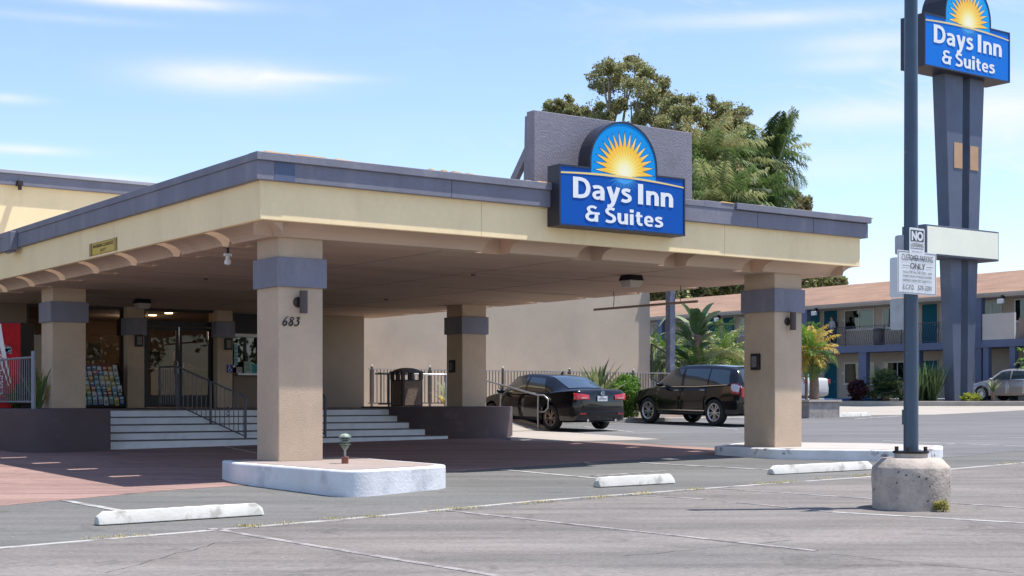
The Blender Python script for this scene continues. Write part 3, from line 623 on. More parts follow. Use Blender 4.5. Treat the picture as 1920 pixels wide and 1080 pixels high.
for k in range(5):
    v_ = 9.30 + .355 * k
    ur = PC[0] - math.sqrt(max(PR ** 2 - (v_ - PC[1]) ** 2, 0)) + .02 if abs(v_ - PC[1]) < PR else PC[0]
    zg = gzuv(4, v_)
    z1 = .60 + (zP - .60) * (k + 1) / 5 - (0 if k < 4 else .004)
    fr = v_ + (.355 if k < 4 else .30)
    s_ = MB().box(ul, ur, v_ + .012, fr + .01, .2, z1 - .022).build('step', RISER, st, bevel=.006)
    MB().box(ul, ur, v_, fr + .012, z1 - .022, z1).build('tread', TREAD, s_, bevel=.006)
# planters
def planter(name, label, poly, ztop, loc=(0, 0)):
    t = hotel(name, label, 'planter')
    mb = MB(); mb.prism(poly, .1, ztop); mb.build('wall', PLUM, t, bevel=.02, smooth=True)
    return t
arc_ = [(PC[0] + PR * math.cos(a), PC[1] + PR * math.sin(a)) for a in np.linspace(math.pi * 1.03, math.pi * 2, 28)]
planter('entrance_planter', 'rounded plum-brown planter wall under the rear right column, right of the steps', arc_ + [(PC[0] + PR, 12.3), (8.3, 12.3)], 1.40)
lp = [(.93, 8.95), (.93, 13.0), (-.85, 13.0), (-.95, 11)] + [(-.35 + .75 * math.cos(a), 9.7 + .75 * math.sin(a)) for a in np.linspace(math.pi * .95, math.pi * 1.5, 10)]
lp = [(.81, 8.9), (.81, 12.6), (-.89, 12.6)] + [(-.0 + .88 * math.cos(a), 9.85 + .95 * math.sin(a)) for a in np.linspace(math.pi, math.pi * 1.5, 12)]
planter('entrance_planter', 'rounded plum-brown planter wall under the left column, left of the steps', lp, 1.385)

# islands
def island(name, label, poly_uv, ztop, mat, top):
    t = hotel(name, label, 'kerb island')
    mb = MB(); mb.prism(poly_uv, lambda x, y: gzuv(x, y) - .05, ztop); mb.build('kerb', mat, t, bevel=.025, smooth=True)
    cx = sum(p[0] for p in poly_uv) / len(poly_uv); cy = sum(p[1] for p in poly_uv) / len(poly_uv)
    ins = []
    for x, y in poly_uv:
        L = math.hypot(x - cx, y - cy); ins.append((x - (x - cx) / L * .16, y - (y - cy) / L * .16))
    mb = MB(); mb.add([(x, y, ztop + .004) for x, y in ins], [tuple(range(len(ins)))]); mb.build('paving', top, t)
    return t
def rounded(poly, r, n=6):
    out = []
    N_ = len(poly)
    for i, p in enumerate(poly):
        rr = r[i] if isinstance(r, list) else r
        a = Vector(poly[i - 1]) - Vector(p); b = Vector(poly[(i + 1) % N_]) - Vector(p); a2 = a.normalized() * min(rr, a.length * .49); b2 = b.normalized() * min(rr, b.length * .49)
        for k in range(n + 1):
            t = k / n; q = Vector(p) + a2 * (1 - t) ** 2 + b2 * t ** 2; out.append((q.x, q.y))
    return out
TAUP = pm('island_top', (.32, .26, .23), .92, var=.08, vscale=2, bump=.2, var2=.05)
island('painted_island', 'tall white painted kerb island carrying the numbered front column', rounded([(-.45, .92), (-.66, .1), (-.50, -2.95), (1.45, -2.35), (1.65, .92)], [.05, .3, .45, .5, .3]), zF, WHITE, TAUP)
wi = [G(1337, 852.5), G(1451, 861), G(1600, 864), G(1700, 866), G(1768, 858), G(1768, 851), G(1640, 842), G(1400, 838)]
def toUV(p):
    dx, dy = p[0] - O0[0], p[1] - O0[1]; return (CU * dx + SU * dy, -SU * dx + CU * dy)
island('painted_island', 'low chipped white kerb island under the right front column', rounded([toUV(p) for p in wi], .15), zR, WORN, pm('island_conc', (.42, .38, .35), .9, var=.1, bump=.1))

# stair railings
def railing_part(t, pts, h, r=.018, spacing=.115, mat=RAILG, low=.09, posts=None, br=.009):
    """pts: list of (x,y,z) floor points; pickets along it"""
    top = [(x, y, z + h) for x, y, z in pts]; lo = [(x, y, z + low) for x, y, z in pts]
    MB().tube(top, r, 8).build('handrail', mat, t, smooth=True); MB().tube(lo, r * .7, 6).build('bottom_rail', mat, t)
    mb = MB()
    for i in range(len(pts) - 1):
        a = Vector(pts[i]); b = Vector(pts[i + 1]); n = max(1, int((b - a).length / spacing))
        for k in range(n):
            p = a.lerp(b, (k + .5) / n); mb.cyl(p + Vector((0, 0, low)), p + Vector((0, 0, h)), br, n=5)
    mb.build('pickets', mat, t)
    for p in (posts if posts is not None else (pts[0], pts[-1])):
        MB().box(p[0] - .02, p[0] + .02, p[1] - .02, p[1] + .02, p[2] - .02, p[2] + h + .0).build('post', mat, t)
# stair rails: u from picture, running down the steps
zsf = .62
def stair_rail(u0, u1, label):
    t = hotel('stair_railing', label, 'railing', group='railings on the entrance steps')
    pts = [(u0, 12.0, zP), (u0, 11.6, zP), (u1, 9.5, zP - .72 + .12)]
    railing_part(t, [(u0, 11.9, zP), (u0, 10.95, zP), (u1, 9.35, .70)], .92, .02, .125, posts=[(u0, 11.9, zP), (u0, 10.95, zP), ((u0 + u1) / 2, 10.15, 1.03), (u1, 9.35, .70)])
    mb = MB(); c = Vector((u1 + (u0 - u1) * .25, 9.75, 1.32))
    for s_ in (-1, 1):
        for q in (-1, 1):
            pp = [(c.x, c.y, c.z)]
            for k in range(1, 9): a = k / 8 * 4.4; pp.append((c.x + s_ * .03 * math.sin(a) * 1.2, c.y, c.z + q * (.02 + .09 * k / 8)))
            mb.tube(pp, .006, 5)
    mb.build('scroll_ornament', RAILG, t)
    return t
stair_rail(3.0, 3.86, 'wrought railing descending the entrance steps in front of the lobby doors')
stair_rail(5.72, 5.74, 'short stair railing half hidden behind the numbered front column')
# grey fence by the vending machine
t = thing('picket_fence', 'grey steel picket fence on the planter wall in front of the vending machine', 'fence', (0, 0, 0))
FG = pm('fence_grey_blue', (.22, .235, .28), .5, .3, var=.1)
p0 = Vector((-9.22, 27.75, 1.38)); p1 = Vector((-12.1, 31.85, 1.38)); dd = (p1 - p0)
MB().cyl(p0 + Vector((0, 0, 0)), p0 + Vector((0, 0, 1.12)), .045, n=10).build('post', FG, t)
MB().tube([p0 + Vector((0, 0, 1.0)), p1 + Vector((0, 0, 1.0))], .022, 6).build('top_rail', FG, t); MB().tube([p0 + Vector((0, 0, .14)), p1 + Vector((0, 0, .14))], .02, 6).build('bottom_rail', FG, t)
mb = MB()
for k in range(1, 34):
    p = p0 + dd * (k / 34); mb.cyl(p + Vector((0, 0, .14)), p + Vector((0, 0, 1.0)), .008, n=5)
mb.build('pickets', FG, t)
# long fence in front of the wing
t = hotel('picket_fence', 'long dark metal picket fence with ball-capped posts along the wing wall', 'fence')
v_ = 17.45; u_a, u_b = 11.45, 23.9; zf = zP
FD = pm('fence_dark', (.075, .065, .065), .5, .3)
MB().box(u_a, u_b, v_ - .02, v_ + .02, zf + 1.07, zf + 1.10).build('top_rail', pm('rail_worn', (.30, .28, .27), .6, .2), t); MB().box(u_a, u_b, v_ - .015, v_ + .015, zf + .09, zf + .12).build('bottom_rail', FD, t)
mb = MB(); n = 108
for k in range(n): x_ = u_a + (u_b - u_a) * (k + .5) / n; mb.box(x_ - .009, x_ + .009, v_ - .009, v_ + .009, zf + .1, zf + 1.07)
mb.build('pickets', FD, t, fix=False)
for px in (697, 806, 942.5, 1067.6, 1187):
    x_ = u_at(px, v_); MB().box(x_ - .028, x_ + .028, v_ - .028, v_ + .028, zf, zf + 1.14).build('post', FD, t).location = (0, 0, 0)
    MB().lathe([(.001, 0), (.03, .01), (.038, .035), (.03, .06), (.001, .07)], (x_, v_, zf + 1.14), 10).build('post_cap', STEEL, t, smooth='all')
# diagonal stair fence right of the wing
t = hotel('picket_fence', 'short dark fence with sloping rail between the wing corner and the square post', 'fence')
railing_part(t, [(24.0, 19.6, zP + .9), (26.6, 19.6, zP - .2)], 1.25, .03, .13, mat=pm('fence_green_dark', (.05, .055, .05), .5, .2), low=.05)
railing_part(t, [(24.0, 17.45, zP), (26.9, 17.45, zP)], 1.08, .02, .13, mat=FD)
# handrails at the ramp
t = hotel('ramp_handrail', 'bent galvanised tube handrail beside the ramp and the black sedan', 'handrail')
zg0 = gzuv(13.3, 11.7)
top = [(10.35, 15.15, zP + .90), (12.6, 15.15, zP + .90), (13.3, 15.1, zP + .88), (13.3, 11.78, zg0 + .93), (13.3, 11.5, zg0 + .90), (13.3, 11.42, zg0 + .76), (13.3, 11.5, zg0 + .62), (13.3, 11.7, zg0 + .60)]
MB().tube([(13.3, 15.1, zP + .88), (13.3, 11.85, zg0 + .94), (13.3, 11.55, zg0 + .93), (13.3, 11.36, zg0 + .82), (13.3, 11.36, zg0 + .60), (13.3, 11.5, zg0 + .50), (13.3, 11.78, zg0 + .50)], .024, 10).build('handrail', STEEL, t, smooth='all')
MB().tube([(10.35, 15.15, zP + .90), (12.7, 15.15, zP + .90), (13.3, 15.1, zP + .88)], .024, 10).build('handrail', STEEL, t, smooth='all')
for x_, y_, z_, h_ in ((13.3, 11.8, zg0, .93), (13.3, 13.5, (zP + zg0) / 2, .90), (12.6, 15.15, zP, .88)):
    MB().cyl((x_, y_, z_ - .02), (x_, y_, z_ + h_), .024, n=10).build('post', STEEL, t, smooth=True)
t = hotel('gate_railing', 'dark low railing between the lobby wall and the litter bin', 'railing')
railing_part(t, [(10.3, 14.9, zP), (11.2, 14.9, zP)], .9, .03, .16, mat=BLK, posts=[(10.62, 14.9, zP), (10.95, 14.9, zP)])

# litter bin
t = hotel('litter_bin', 'brown covered litter bin with pebbled panels standing by the ramp', 'bin', 10.05, 13.25, zP)
PEB = pm('pebble_panel', (.20, .145, .105), .9, var=.3, vscale=30, bump=.8, bscale=80, speck=.5)
BRB = pm('bin_brown', (.055, .04, .04), .6, var=.1)
MB().box(.0, .62, .0, .62, 0, .72).build('body', BRB, t, bevel=.03)
for q in (0, 1, 2, 3):
    mb = MB()
    if q == 0: mb.box(.06, .56, -.012, 0, .06, .68)
    if q == 1: mb.box(-.012, 0, .06, .56, .06, .68)
    if q == 2: mb.box(.06, .56, .62, .632, .06, .68)
    if q == 3: mb.box(.62, .632, .06, .56, .06, .68)
    mb.build('panel', PEB, t, bevel=.01)
hd = MB()
for x_, y_ in ((.0, .0), (.54, .0), (.0, .54), (.54, .54)): hd.box(x_, x_ + .08, y_, y_ + .08, .72, .93)
hd.box(.27, .35, .0, .05, .72, .93); hd.box(.0, .05, .27, .35, .72, .93)
n = 13; vs = []; fs = []
for i in range(n):
    for j in range(n):
        x_ = -.02 + .66 * i / (n - 1); y_ = -.02 + .66 * j / (n - 1); a = abs(2 * i / (n - 1) - 1); b = abs(2 * j / (n - 1) - 1)
        vs.append((x_, y_, .93 + .10 * (1 - a ** 3) * (1 - b ** 3)))
for i in range(n - 1):
    for j in range(n - 1): fs.append((i * n + j, (i + 1) * n + j, (i + 1) * n + j + 1, i * n + j + 1))
hd.add(vs, fs); hd.box(-.02, .64, -.02, .64, .90, .931); hd.build('lid', BRB, t, smooth=True)

# vending machine
t = thing('vending_machine', 'red soft drink vending machine with white ribbon and dark side, behind the picket fence', 'vending machine', (-11.36, 30.4, zP))
MB().box(0, 1.0, 0, .82, 0, 1.84).build('cabinet', pm('machine_dark', (.02, .018, .025), .5, var=0), t, bevel=.01)
MB().box(.01, .99, -.02, 0, .03, 1.82).build('front_panel', pm('machine_red', (.42, .010, .014), .6, var=.35, vscale=2.5, spec=.15), t, bevel=.006)
rb = MB(); vs = []
for k in range(21):
    s_ = k / 20; z_ = 1.8 - 1.25 * s_; x_ = .50 + .28 * s_ ** 1.6 + .05 * math.sin(s_ * 3); w = .075 * (1 - s_) ** 1.2 + .008; vs += [(x_ - w, -.024, z_), (x_ + w, -.024, z_)]
rb.add(vs, [(2 * i, 2 * i + 1, 2 * i + 3, 2 * i + 2) for i in range(20)]); vs = []
for k in range(21):
    s_ = k / 20; z_ = 1.45 - .95 * s_; x_ = .38 + .36 * s_ ** .8; w = .012 * math.sin(math.pi * (s_ * .9 + .05)) + .006; vs += [(x_ - w, -.025, z_), (x_ + w, -.025, z_)]
rb.add(vs, [(2 * i, 2 * i + 1, 2 * i + 3, 2 * i + 2) for i in range(20)])
rb.build('white_ribbon', pm('ribbon_white', (.75, .72, .70), .4, var=0), t, fix=False)
mb = MB()
for k in range(26):
    a = random.uniform(0, 6.28); rr = random.uniform(0, .13); x_ = .72 + rr * 1.2 * math.cos(a); z_ = 1.26 + rr * math.sin(a); s_ = random.uniform(.012, .05)
    mb.add([(x_ + s_ * math.cos(q * 1.05) * random.uniform(.6, 1.2), -.0235, z_ + s_ * math.sin(q * 1.05) * random.uniform(.6, 1.2)) for q in range(6)], [tuple(range(6))])
mb.build('water_splash', pm('splash', (.25, .45, .48), .3, var=.5, vscale=20), t, fix=False)
tm = MB(); vs, fs = text_mesh('Coca-Cola', height=.14, bold=.006, shear=.35, width=.85)
tm.add([(.62 - z_, -.027, .74 + x_) for x_, y_, z_ in vs], fs); tm.build('lettering', pm('letter_white', (.8, .78, .76), .5, var=0), t, fix=False)

# brochure rack and brochures
t = hotel('brochure_rack', 'tilted black brochure rack in front of the left shop window', 'rack', 2.30, 15.3, zP)
MB().box(-.02, 1.22, .62, .66, 0, 1.08).build('back_panel', pm('rack_red', (.16, .04, .03), .5), t)
tiers = MB()
for r_ in range(7): tiers.hexa([(0, .06 + .075 * r_, .04 + .125 * r_), (1.2, .06 + .075 * r_, .04 + .125 * r_), (1.2, .64, .04 + .125 * r_), (0, .64, .04 + .125 * r_), (0, .06 + .075 * r_, .07 + .125 * r_), (1.2, .06 + .075 * r_, .07 + .125 * r_), (1.2, .64, .07 + .125 * r_), (0, .64, .07 + .125 * r_)])
tiers.build('tiers', BLK, t)
for x_ in (-.03, 1.2): MB().prismx([(.04, 0), (.66, 0), (.66, 1.1), (.6, 1.1), (.04, .1)], x_, x_ + .03).build('side_panel', BLK, t)
bc = {'blue': (.03, .15, .40), 'teal': (.04, .30, .38), 'white': (.55, .58, .62), 'yellow': (.60, .42, .05), 'red': (.42, .06, .05), 'pale blue': (.22, .38, .58), 'green': (.12, .28, .12), 'orange': (.55, .22, .05), 'navy': (.02, .03, .12)}
keys = ['blue', 'teal', 'white', 'yellow', 'pale blue', 'blue', 'red', 'green', 'teal', 'orange', 'navy', 'white', 'pale blue']
rown = ['bottom', 'second lowest', 'third lowest', 'middle', 'third highest', 'second highest', 'top']
bm0 = {}
for r_ in range(7):
    for c_ in range(9):
        kk = random.choice(keys); key = kk
        if key not in bm0:
            bm0[key] = MB().box(0, .105, 0, .014, 0, .20).box(.012, .093, -.0015, 0, .135, .175, 1).box(.018, .087, -.0015, 0, .03, .11, 2).build('brochure', [pm('paper_' + key.replace(' ', '_'), bc[kk], .5, var=.25, vscale=30), pm('paper_print', (.6, .58, .5), .5, var=.5, vscale=40), pm('paper_picture', (.25, .22, .16), .5, var=.9, vscale=35)], fix=False)
            b_ = bm0[key]
        else:
            b_ = bm0[key].copy(); COL.objects.link(b_)
        lx, ly, lz = .03 + .13 * c_ + random.uniform(-.008, .008), .03 + .075 * r_, .075 + .125 * r_ + random.uniform(-.01, .03)
        x_, y_ = UV(2.30 + lx, 15.3 + ly); b_.location = (x_, y_, zP + lz - .0); b_.rotation_euler = (-R(14), random.uniform(-.03, .03), TH)
        tag(b_, f'{kk} travel brochure standing in the {rown[r_]} row of the rack', 'brochure', 'brochures in the rack')
# papers at the service window
def leaflet(u, w, h, col, label, name='notice_card', v=16.0, zz=zP + .893, th=.02):
    t = hotel(name, label, 'notice', u, v, zz); MB().box(0, w, 0, th, 0, h).build('card', pm('card_' + label.split()[0], col, .6, var=.2, vscale=15), t)
    mb = MB()
    for k in range(4): mb.box(w * .15, w * random.uniform(.6, .85), -.003, 0, h * (.75 - .17 * k), h * (.80 - .17 * k))
    mb.build('print', pm('card_print', (.05, .12, .12), .6, var=0), t)
leaflet(6.93, .22, .30, (.30, .42, .34), 'green notice card propped on the service counter')
leaflet(7.17, .16, .25, (.02, .30, .30), 'teal notice card on the service counter beside the green card', v=16.04)
leaflet(6.74, .16, .16, (.45, .40, .42), 'white notice card at the left end of the service counter', v=16.05)
leaflet(6.74, .10, .55, (.25, .50, .60), 'blue paper strip taped in the corner of the service window', v=16.20, zz=zP + 1.1, th=.004)
t = hotel('spray_bottle', 'pale slim bottle standing behind the cards on the service counter', 'bottle', 7.12, 16.14, zP + .893)
MB().lathe([(.035, 0), (.035, .28), (.02, .34), (.02, .46), (.001, .47)], n=14).build('body', pm('bottle_grey', (.35, .38, .38), .4, var=0), t, smooth=True)
# wheelchair symbol on the pier
t = hotel('accessibility_sign', 'small blue wheelchair symbol sign on the pier right of the doors', 'sign', 6.41, 15.94, EYE + .71)
MB().box(0, .17, -.002, .006, 0, .20).build('plate', pm('ada_blue', (.02, .04, .28), .5, var=0), t)
mb = MB(); W_ = .008
mb.tube([(.07, -.006, .155), (.072, -.006, .09), (.115, -.006, .09), (.135, -.006, .045), (.15, -.006, .05)], .007, 6); mb.tube([(.072, -.006, .12), (.11, -.006, .12)], .006, 6)
mb.tube([(.085 + .042 * math.cos(a), -.006, .07 + .042 * math.sin(a)) for a in np.linspace(R(120), R(345), 12)], .006, 6); mb.cyl((.07, -.008, .172), (.07, -.003, .172), .014)
mb.build('wheelchair_symbol', pm('sym_white', (.8, .8, .8), .5, var=0), t)

# wall lamps and boxes
def cyl_lamp(u, v, z, label):
    t = hotel('wall_lamp', label, 'wall lamp', u, v, z, 'cylinder lamps on the front columns')
    MB().lathe([(.001, -.0), (.075, -.0), (.075, -.02), (.05, -.035), (.001, -.035)], (0, 0, 0), 20, 'y').build('backplate', DARKM, t, smooth=True)
    MB().box(-.02, .02, -.06, -.02, -.02, .02).build('arm', DARKM, t)
    MB().lathe([(.05, -.16), (.058, -.16), (.058, .16), (.05, .16), (.045, .15), (.001, .15)], (.035, -.11, .0), 20).build('lamp_shade', pm('lamp_brown', (.085, .06, .058), .5, .3, var=.05), t, smooth=True)
cyl_lamp(.30, 0, EYE + 1.39, 'dark cylinder wall lamp above the house number on the front column')
cyl_lamp(10.20, 0, EYE + 1.43, 'dark cylinder wall lamp on the right front column')
def box_lamp(u, v, z, label, faceu=False, s=1.0):
    x, y = UV(u, v); t = thing('sconce', label, 'wall lamp', (x, y, z), TH + (R(-90) if faceu else 0), 'box lamps on columns and piers')
    MB().box(-.10 * s, .10 * s, -.07, 0, -.15 * s, .15 * s).build('housing', BLK, t, bevel=.01); MB().box(-.06 * s, .06 * s, -.08, -.07, -.10 * s, .10 * s).build('grille', pm('sconce_glass', (.16, .15, .15), .4, var=.3, vscale=20), t)
box_lamp(4.07, 15.95, EYE + 1.47, 'black box lamp on the pier left of the lobby doors')
box_lamp(6.45, 15.95, EYE + 1.44, 'black box lamp on the pier right of the lobby doors')
box_lamp(9.88, .45, EYE + .70, 'black box lamp low on the shaded side of the right front column', True)
box_lamp(10.1, 10.95, EYE + .82, 'black box lamp on the dark side of the rear column by the bin', True)
# soffit lights
def soffit_light(u, v, label):
    t = hotel('soffit_light', label, 'ceiling light', u, v, zs, 'canopy soffit lights')
    MB().hexa([(-.17, -.17, -.10), (.17, -.17, -.10), (.17, .17, -.10), (-.17, .17, -.10), (-.14, -.14, 0), (.14, -.14, 0), (.14, .14, 0), (-.14, .14, 0)]).build('housing', BLK, t, bevel=.008)
    MB().hexa([(-.12, -.12, -.22), (.12, -.12, -.22), (.12, .12, -.22), (-.12, .12, -.22), (-.155, -.155, -.10), (.155, -.155, -.10), (.155, .155, -.10), (-.155, .155, -.10)]).build('diffuser', pm('diffuser', (.60, .55, .50), .4, var=.05, trans=.3), t, bevel=.01)
soffit_light(8.1, 1.9, 'square canopy ceiling light with pale lens near the right front column')
soffit_light(3.1, 13.2, 'square canopy ceiling light with pale lens in front of the lobby doors')
t = hotel('security_floodlight', 'small white floodlight bulb hanging under the canopy left edge', 'floodlight', .02, 1.75, zs)
MB().cyl((0, 0, -.09), (0, 0, .01), .02).build('stem', BLK, t); MB().box(-.06, .06, -.02, .02, -.13, -.09).build('bracket', pm('lamp_white', (.7, .7, .7), .5, var=0), t)
MB().lathe([(.03, -.13), (.035, -.18), (.05, -.2), (.05, -.25), (.001, -.27)], n=14).build('bulb', pm('lamp_white', (.7, .7, .7), .5, var=0), t, smooth=True)
# clearance bar
t = hotel('clearance_bar', 'thin brown clearance bar hanging by a chain under the right side of the canopy', 'clearance bar')
MB().cyl((10.4, 2.6, EYE + 1.95), (10.4, 5.85, EYE + 1.95), .026, n=10).build('bar', pm('bar_brown', (.34, .27, .22), .6), t)
for y_ in (3.1, 5.2): MB().tube([(10.4, y_, EYE + 1.98), (10.42, y_, EYE + 2.15), (10.4, y_, zs)], .008, 5).build('chain', DARKM, t)
# clearance sign on the fascia
x, y = UV(U0, 5.65); t = thing('clearance_sign', 'small yellow maximum clearance plate on the cream side fascia', 'sign', (x, y, EYE + 2.505), TH - R(90))
MB().box(-.66, .66, -.006, .0, 0, .215).build('plate', pm('sign_ochre', (.62, .42, .07), .5, var=.1), t)
MB().box(-.66, -.56, -.02, -.004, 0, .215).box(.56, .66, -.02, -.004, 0, .215).build('end_strip', pm('strip_olive', (.30, .22, .09), .5, .2), t)
mb = MB()
for a in ((-.55, .55, .005, .012), (-.55, .55, .203, .21)): mb.box(a[0], a[1], -.0075, -.006, a[2], a[3])
mb.build('border', pm('border_brown', (.12, .07, .03), .6, var=0), t)
mb = MB(); put_text(mb, 'MAXIMUM CLEARANCE', 0, .125, -.009, width=.98, height=.058, bold=.02); put_text(mb, '10 FT', 0, .035, -.009, width=.26, height=.055, bold=.02); mb.build('lettering', pm('letter_brown', (.09, .05, .02), .6, var=0), t, fix=False)
# ------------------------------------------------------------------ light pole, its signs, wheel stops, bollard light
PX, PY_ = 4.53, 16.35
gp = gz(PY_)
POLE = pm('pole_blue_grey', (.055, .085, .125), .4, .3, var=.12, vscale=3, bump=.06, bscale=20, tint=(.20, .22, .25), tamt=.9, tscale=9, tlo=.68, thi=.76)
BASEC = pm('pole_base_concrete', (.50, .43, .365), .95, var=.2, vscale=2.2, bump=.6, bscale=22, var2=.12, v2scale=40, tint=(.27, .235, .205), tamt=.9, tscale=2.4, tlo=.42, thi=.62)
t = thing('light_pole', 'tall blue-grey steel light pole on a round pitted concrete base', 'light pole', (PX, PY_, gp))
n = 40; prof = [(.43, -.05), (.435, .02), (.432, .2), (.436, .35), (.43, .46), (.425, .475), (.335, .565), (.32, .572), (.001, .575)]
mb = MB(); mb.lathe(prof, n=n)
mb.v = [(x + .006 * math.sin(9 * z + 3 * x * 9), y + .006 * math.sin(7 * x * 5), z) for x, y, z in mb.v]
bs = mb.build('concrete_base', BASEC, t, smooth=True)
mb = MB()
rr = random.Random(3)
for k in range(46):
    a = math.radians(rr.uniform(180, 360)); z_ = rr.uniform(.03, .45); s_ = rr.choice([.004, .005, .006, .012])
    mb.add([(.437 * math.cos(a + s_ / .43 * math.cos(q) * rr.uniform(.6, 1.3)), .437 * math.sin(a + s_ / .43 * math.cos(q)), z_ + s_ * .9 * math.sin(q) + .3 * s_ * math.cos(q)) for q in np.linspace(0, 5.2, 6)], [tuple(range(6))])
mb.build('pits', pm('pit_dark', (.06, .05, .045), .95, var=0), bs, fix=False)
MB().lathe([(.185, .57), (.185, .625), (.001, .625)], n=28).build('grout_pad', CONC, t, smooth=True)
MB().lathe([(.20, .625), (.20, .652), (.001, .652)], n=28).build('flange', BLK, t, smooth=True)
for k in range(4):
    a = R(45 + 90 * k + 20); q = (.16 * math.cos(a), .16 * math.sin(a))
    MB().cyl((*q, .652), (*q, .70), .022, n=6).build('bolt', DARKM, t)
MB().lathe([(.083, .652), (.078, 3.5), (.072, 6.4), (.001, 6.4)], n=24).build('pole', POLE, t, smooth=True)
MB().box(-.095, -.075, -.03, .03, .95, 1.12).build('cover_plate', POLE, t)
MB().lathe([(.085, 6.38), (.085, 6.44), (.001, 6.48)], n=20).build('pole_cap', BLK, t, smooth=True)
SGW = pm('sign_face_white', (.66, .68, .70), .45, var=.04)
SGK = pm('sign_letter_black', (.03, .035, .04), .5, var=0)
def plate(name, label, w, h, zb, off, lines, rz=TH + R(3), y=-.095, cat='sign', mat=SGW, border=None):
    t = thing(name, label, cat, (PX, PY_, zb), rz)
    pl = rounded([(-w / 2, 0), (w / 2, 0), (w / 2, h), (-w / 2, h)], .02, 4)
    MB().prismy([(x + off, z) for x, z in pl], y - .004, y).build('plate', mat, t)
    if border:
        mb = MB(); i = border
        for a in ((-w / 2 + i, w / 2 - i, h - i - .004, h - i), (-w / 2 + i, w / 2 - i, i, i + .004), (-w / 2 + i, -w / 2 + i + .004, i, h - i), (w / 2 - i - .004, w / 2 - i, i, h - i)): mb.box(a[0] + off, a[1] + off, y - .0062, y - .0042, a[2], a[3])
        mb.build('border', SGK, t)
    return t
t = plate('parking_sign', 'white customer parking only sign with black lettering strapped to the light pole', 72e-2, .485, EYE + 1.19, -.02, None, border=.012)
mb = MB(); y = -.1052; o_ = -.02
put_text(mb, 'CUSTOMER PARKING', o_, .375, y, width=.58, height=.072, bold=.0)
put_text(mb, 'ONLY', o_ + .005, .285, y, width=.28, height=.07, bold=.008)
put_text(mb, 'VIOLATOR WILL BE CITED - AND', o_, .232, y, width=.54, height=.026, bold=.0)
put_text(mb, 'TOWED AWAY AT VEHICLE OWNER\'S', o_, .185, y, width=.54, height=.026, bold=.0)
put_text(mb, 'EXPENSE UNDER SEC 22658 C.V.C.', o_, .138, y, width=.54, height=.026, bold=.0)
put_text(mb, 'E.C.P.D.', o_ - .16, .05, y, width=.21, height=.056, bold=.0); put_text(mb, '579-3391', o_ + .135, .05, y, width=.255, height=.056, bold=.0)
mb.box(o_ - .28, o_ - .155, y, y + .001, .315, .320).box(o_ + .165, o_ + .285, y, y + .001, .315, .320)
mb.build('lettering', SGK, t, fix=False)
t = plate('loitering_sign', 'small white no loitering sign on the light pole above the parking sign', .28, .34, EYE + 1.60, -.03, None, y=-.100, border=None)
mb = MB(); o_ = -.03; y = -.106
MB().box(o_ - .12, o_ + .12, -.1065, -.1045, .19, .315).build('black_panel', SGK, t)
put_text(mb, 'LOITERING', o_, .125, -.1075, width=.235, height=.045, bold=.008); put_text(mb, 'PENAL CODE 647 E.C.', o_, .065, -.1075, width=.2, height=.014)
mb.box(o_ - .12, o_ + .12, -.1065, -.105, .108, .112); mb.build('lettering', SGK, t, fix=False)
mb = MB(); put_text(mb, 'NO', o_, .205, -.1085, width=.215, height=.095, bold=.06); mb.build('white_lettering', SGW, t, fix=False)
def back_plate(label, w, h, zb, mat, off, yy=.0, n='sign_panel'):
    t = thing(n, label, 'sign', (PX, PY_, zb), TH + R(-90 + 8)); MB().prismy([(x + off, z) for x, z in rounded([(-w / 2, 0), (w / 2, 0), (w / 2, h), (-w / 2, h)], .03, 4)], -.03 - yy, -.026 - yy).build('plate', mat, t)
    MB().box(-.14, -.04, -.026 - yy, -.012 - yy, h * .25, h * .3).build('bracket', STEEL, t)
back_plate('white sign panel facing left on the light pole, beside the parking sign', .28, .46, EYE + 1.17, SGW, -.11, .01)
back_plate('bare grey sign panel facing left on the light pole, under the white panel', .26, .36, EYE + .80, pm('bare_aluminium', (.38, .40, .42), .55, .3, var=.15, vscale=8), -.12)
back_plate('small grey sign panel facing left at the no loitering sign', .18, .22, EYE + 1.66, pm('bare_aluminium', (.38, .40, .42)), -.10)

def wheel_stop(a, b, label, mat, w=.19, h=.13):
    A = Vector((*G(*a), 0)); B = Vector((*G(*b), 0)); d = B - A; L = d.length; c = (A + B) / 2
    t = MB(); s_ = .045
    z0, z1 = 0, h
    pts = []
    for x_ in (-L / 2, L / 2): pass
    sec = [(-w / 2, 0), (-w / 2 + .015, h * .45), (-w / 2 + .055, h), (w / 2 - .055, h), (w / 2 - .015, h * .45), (w / 2, 0)]
    xs = np.linspace(-L / 2 + .02, L / 2 - .02, 25); vs = []
    for i, x_ in enumerate(xs):
        e = .6 if i in (0, 24) else 1
        for y_, z_ in sec: vs.append((x_ + (0 if z_ < .1 else 0) * e, y_ * (1 if e == 1 else .9) + random.uniform(-.003, .003), z_ * e + (random.uniform(-.004, .003) if z_ > 0 else 0)))
    m = len(sec); fs = [(i * m + j, i * m + (j + 1) % m, (i + 1) * m + (j + 1) % m, (i + 1) * m + j) for i in range(24) for j in range(m)]
    fs += [tuple(range(m))[::-1], tuple(range(24 * m, 25 * m))]
    t.add(vs, fs); o = t.build('wheel_stop', mat, smooth=True, bevel=.008)
    o.location = (c.x, c.y + .09, gz(c.y + .09) + .006); o.rotation_euler = (math.atan2(.02 * d.y, L) * 0, -math.atan2(.02 * d.y, L), math.atan2(d.y, d.x))
    tag(o, label, 'wheel stop', 'concrete wheel stops'); return o
WS = pm('wheel_stop_white', (.53, .52, .48), .9, var=.1, vscale=3, bump=.2, bscale=30, tint=(.30, .28, .25), tamt=.8, tscale=4, tlo=.58, thi=.68, var2=.06)
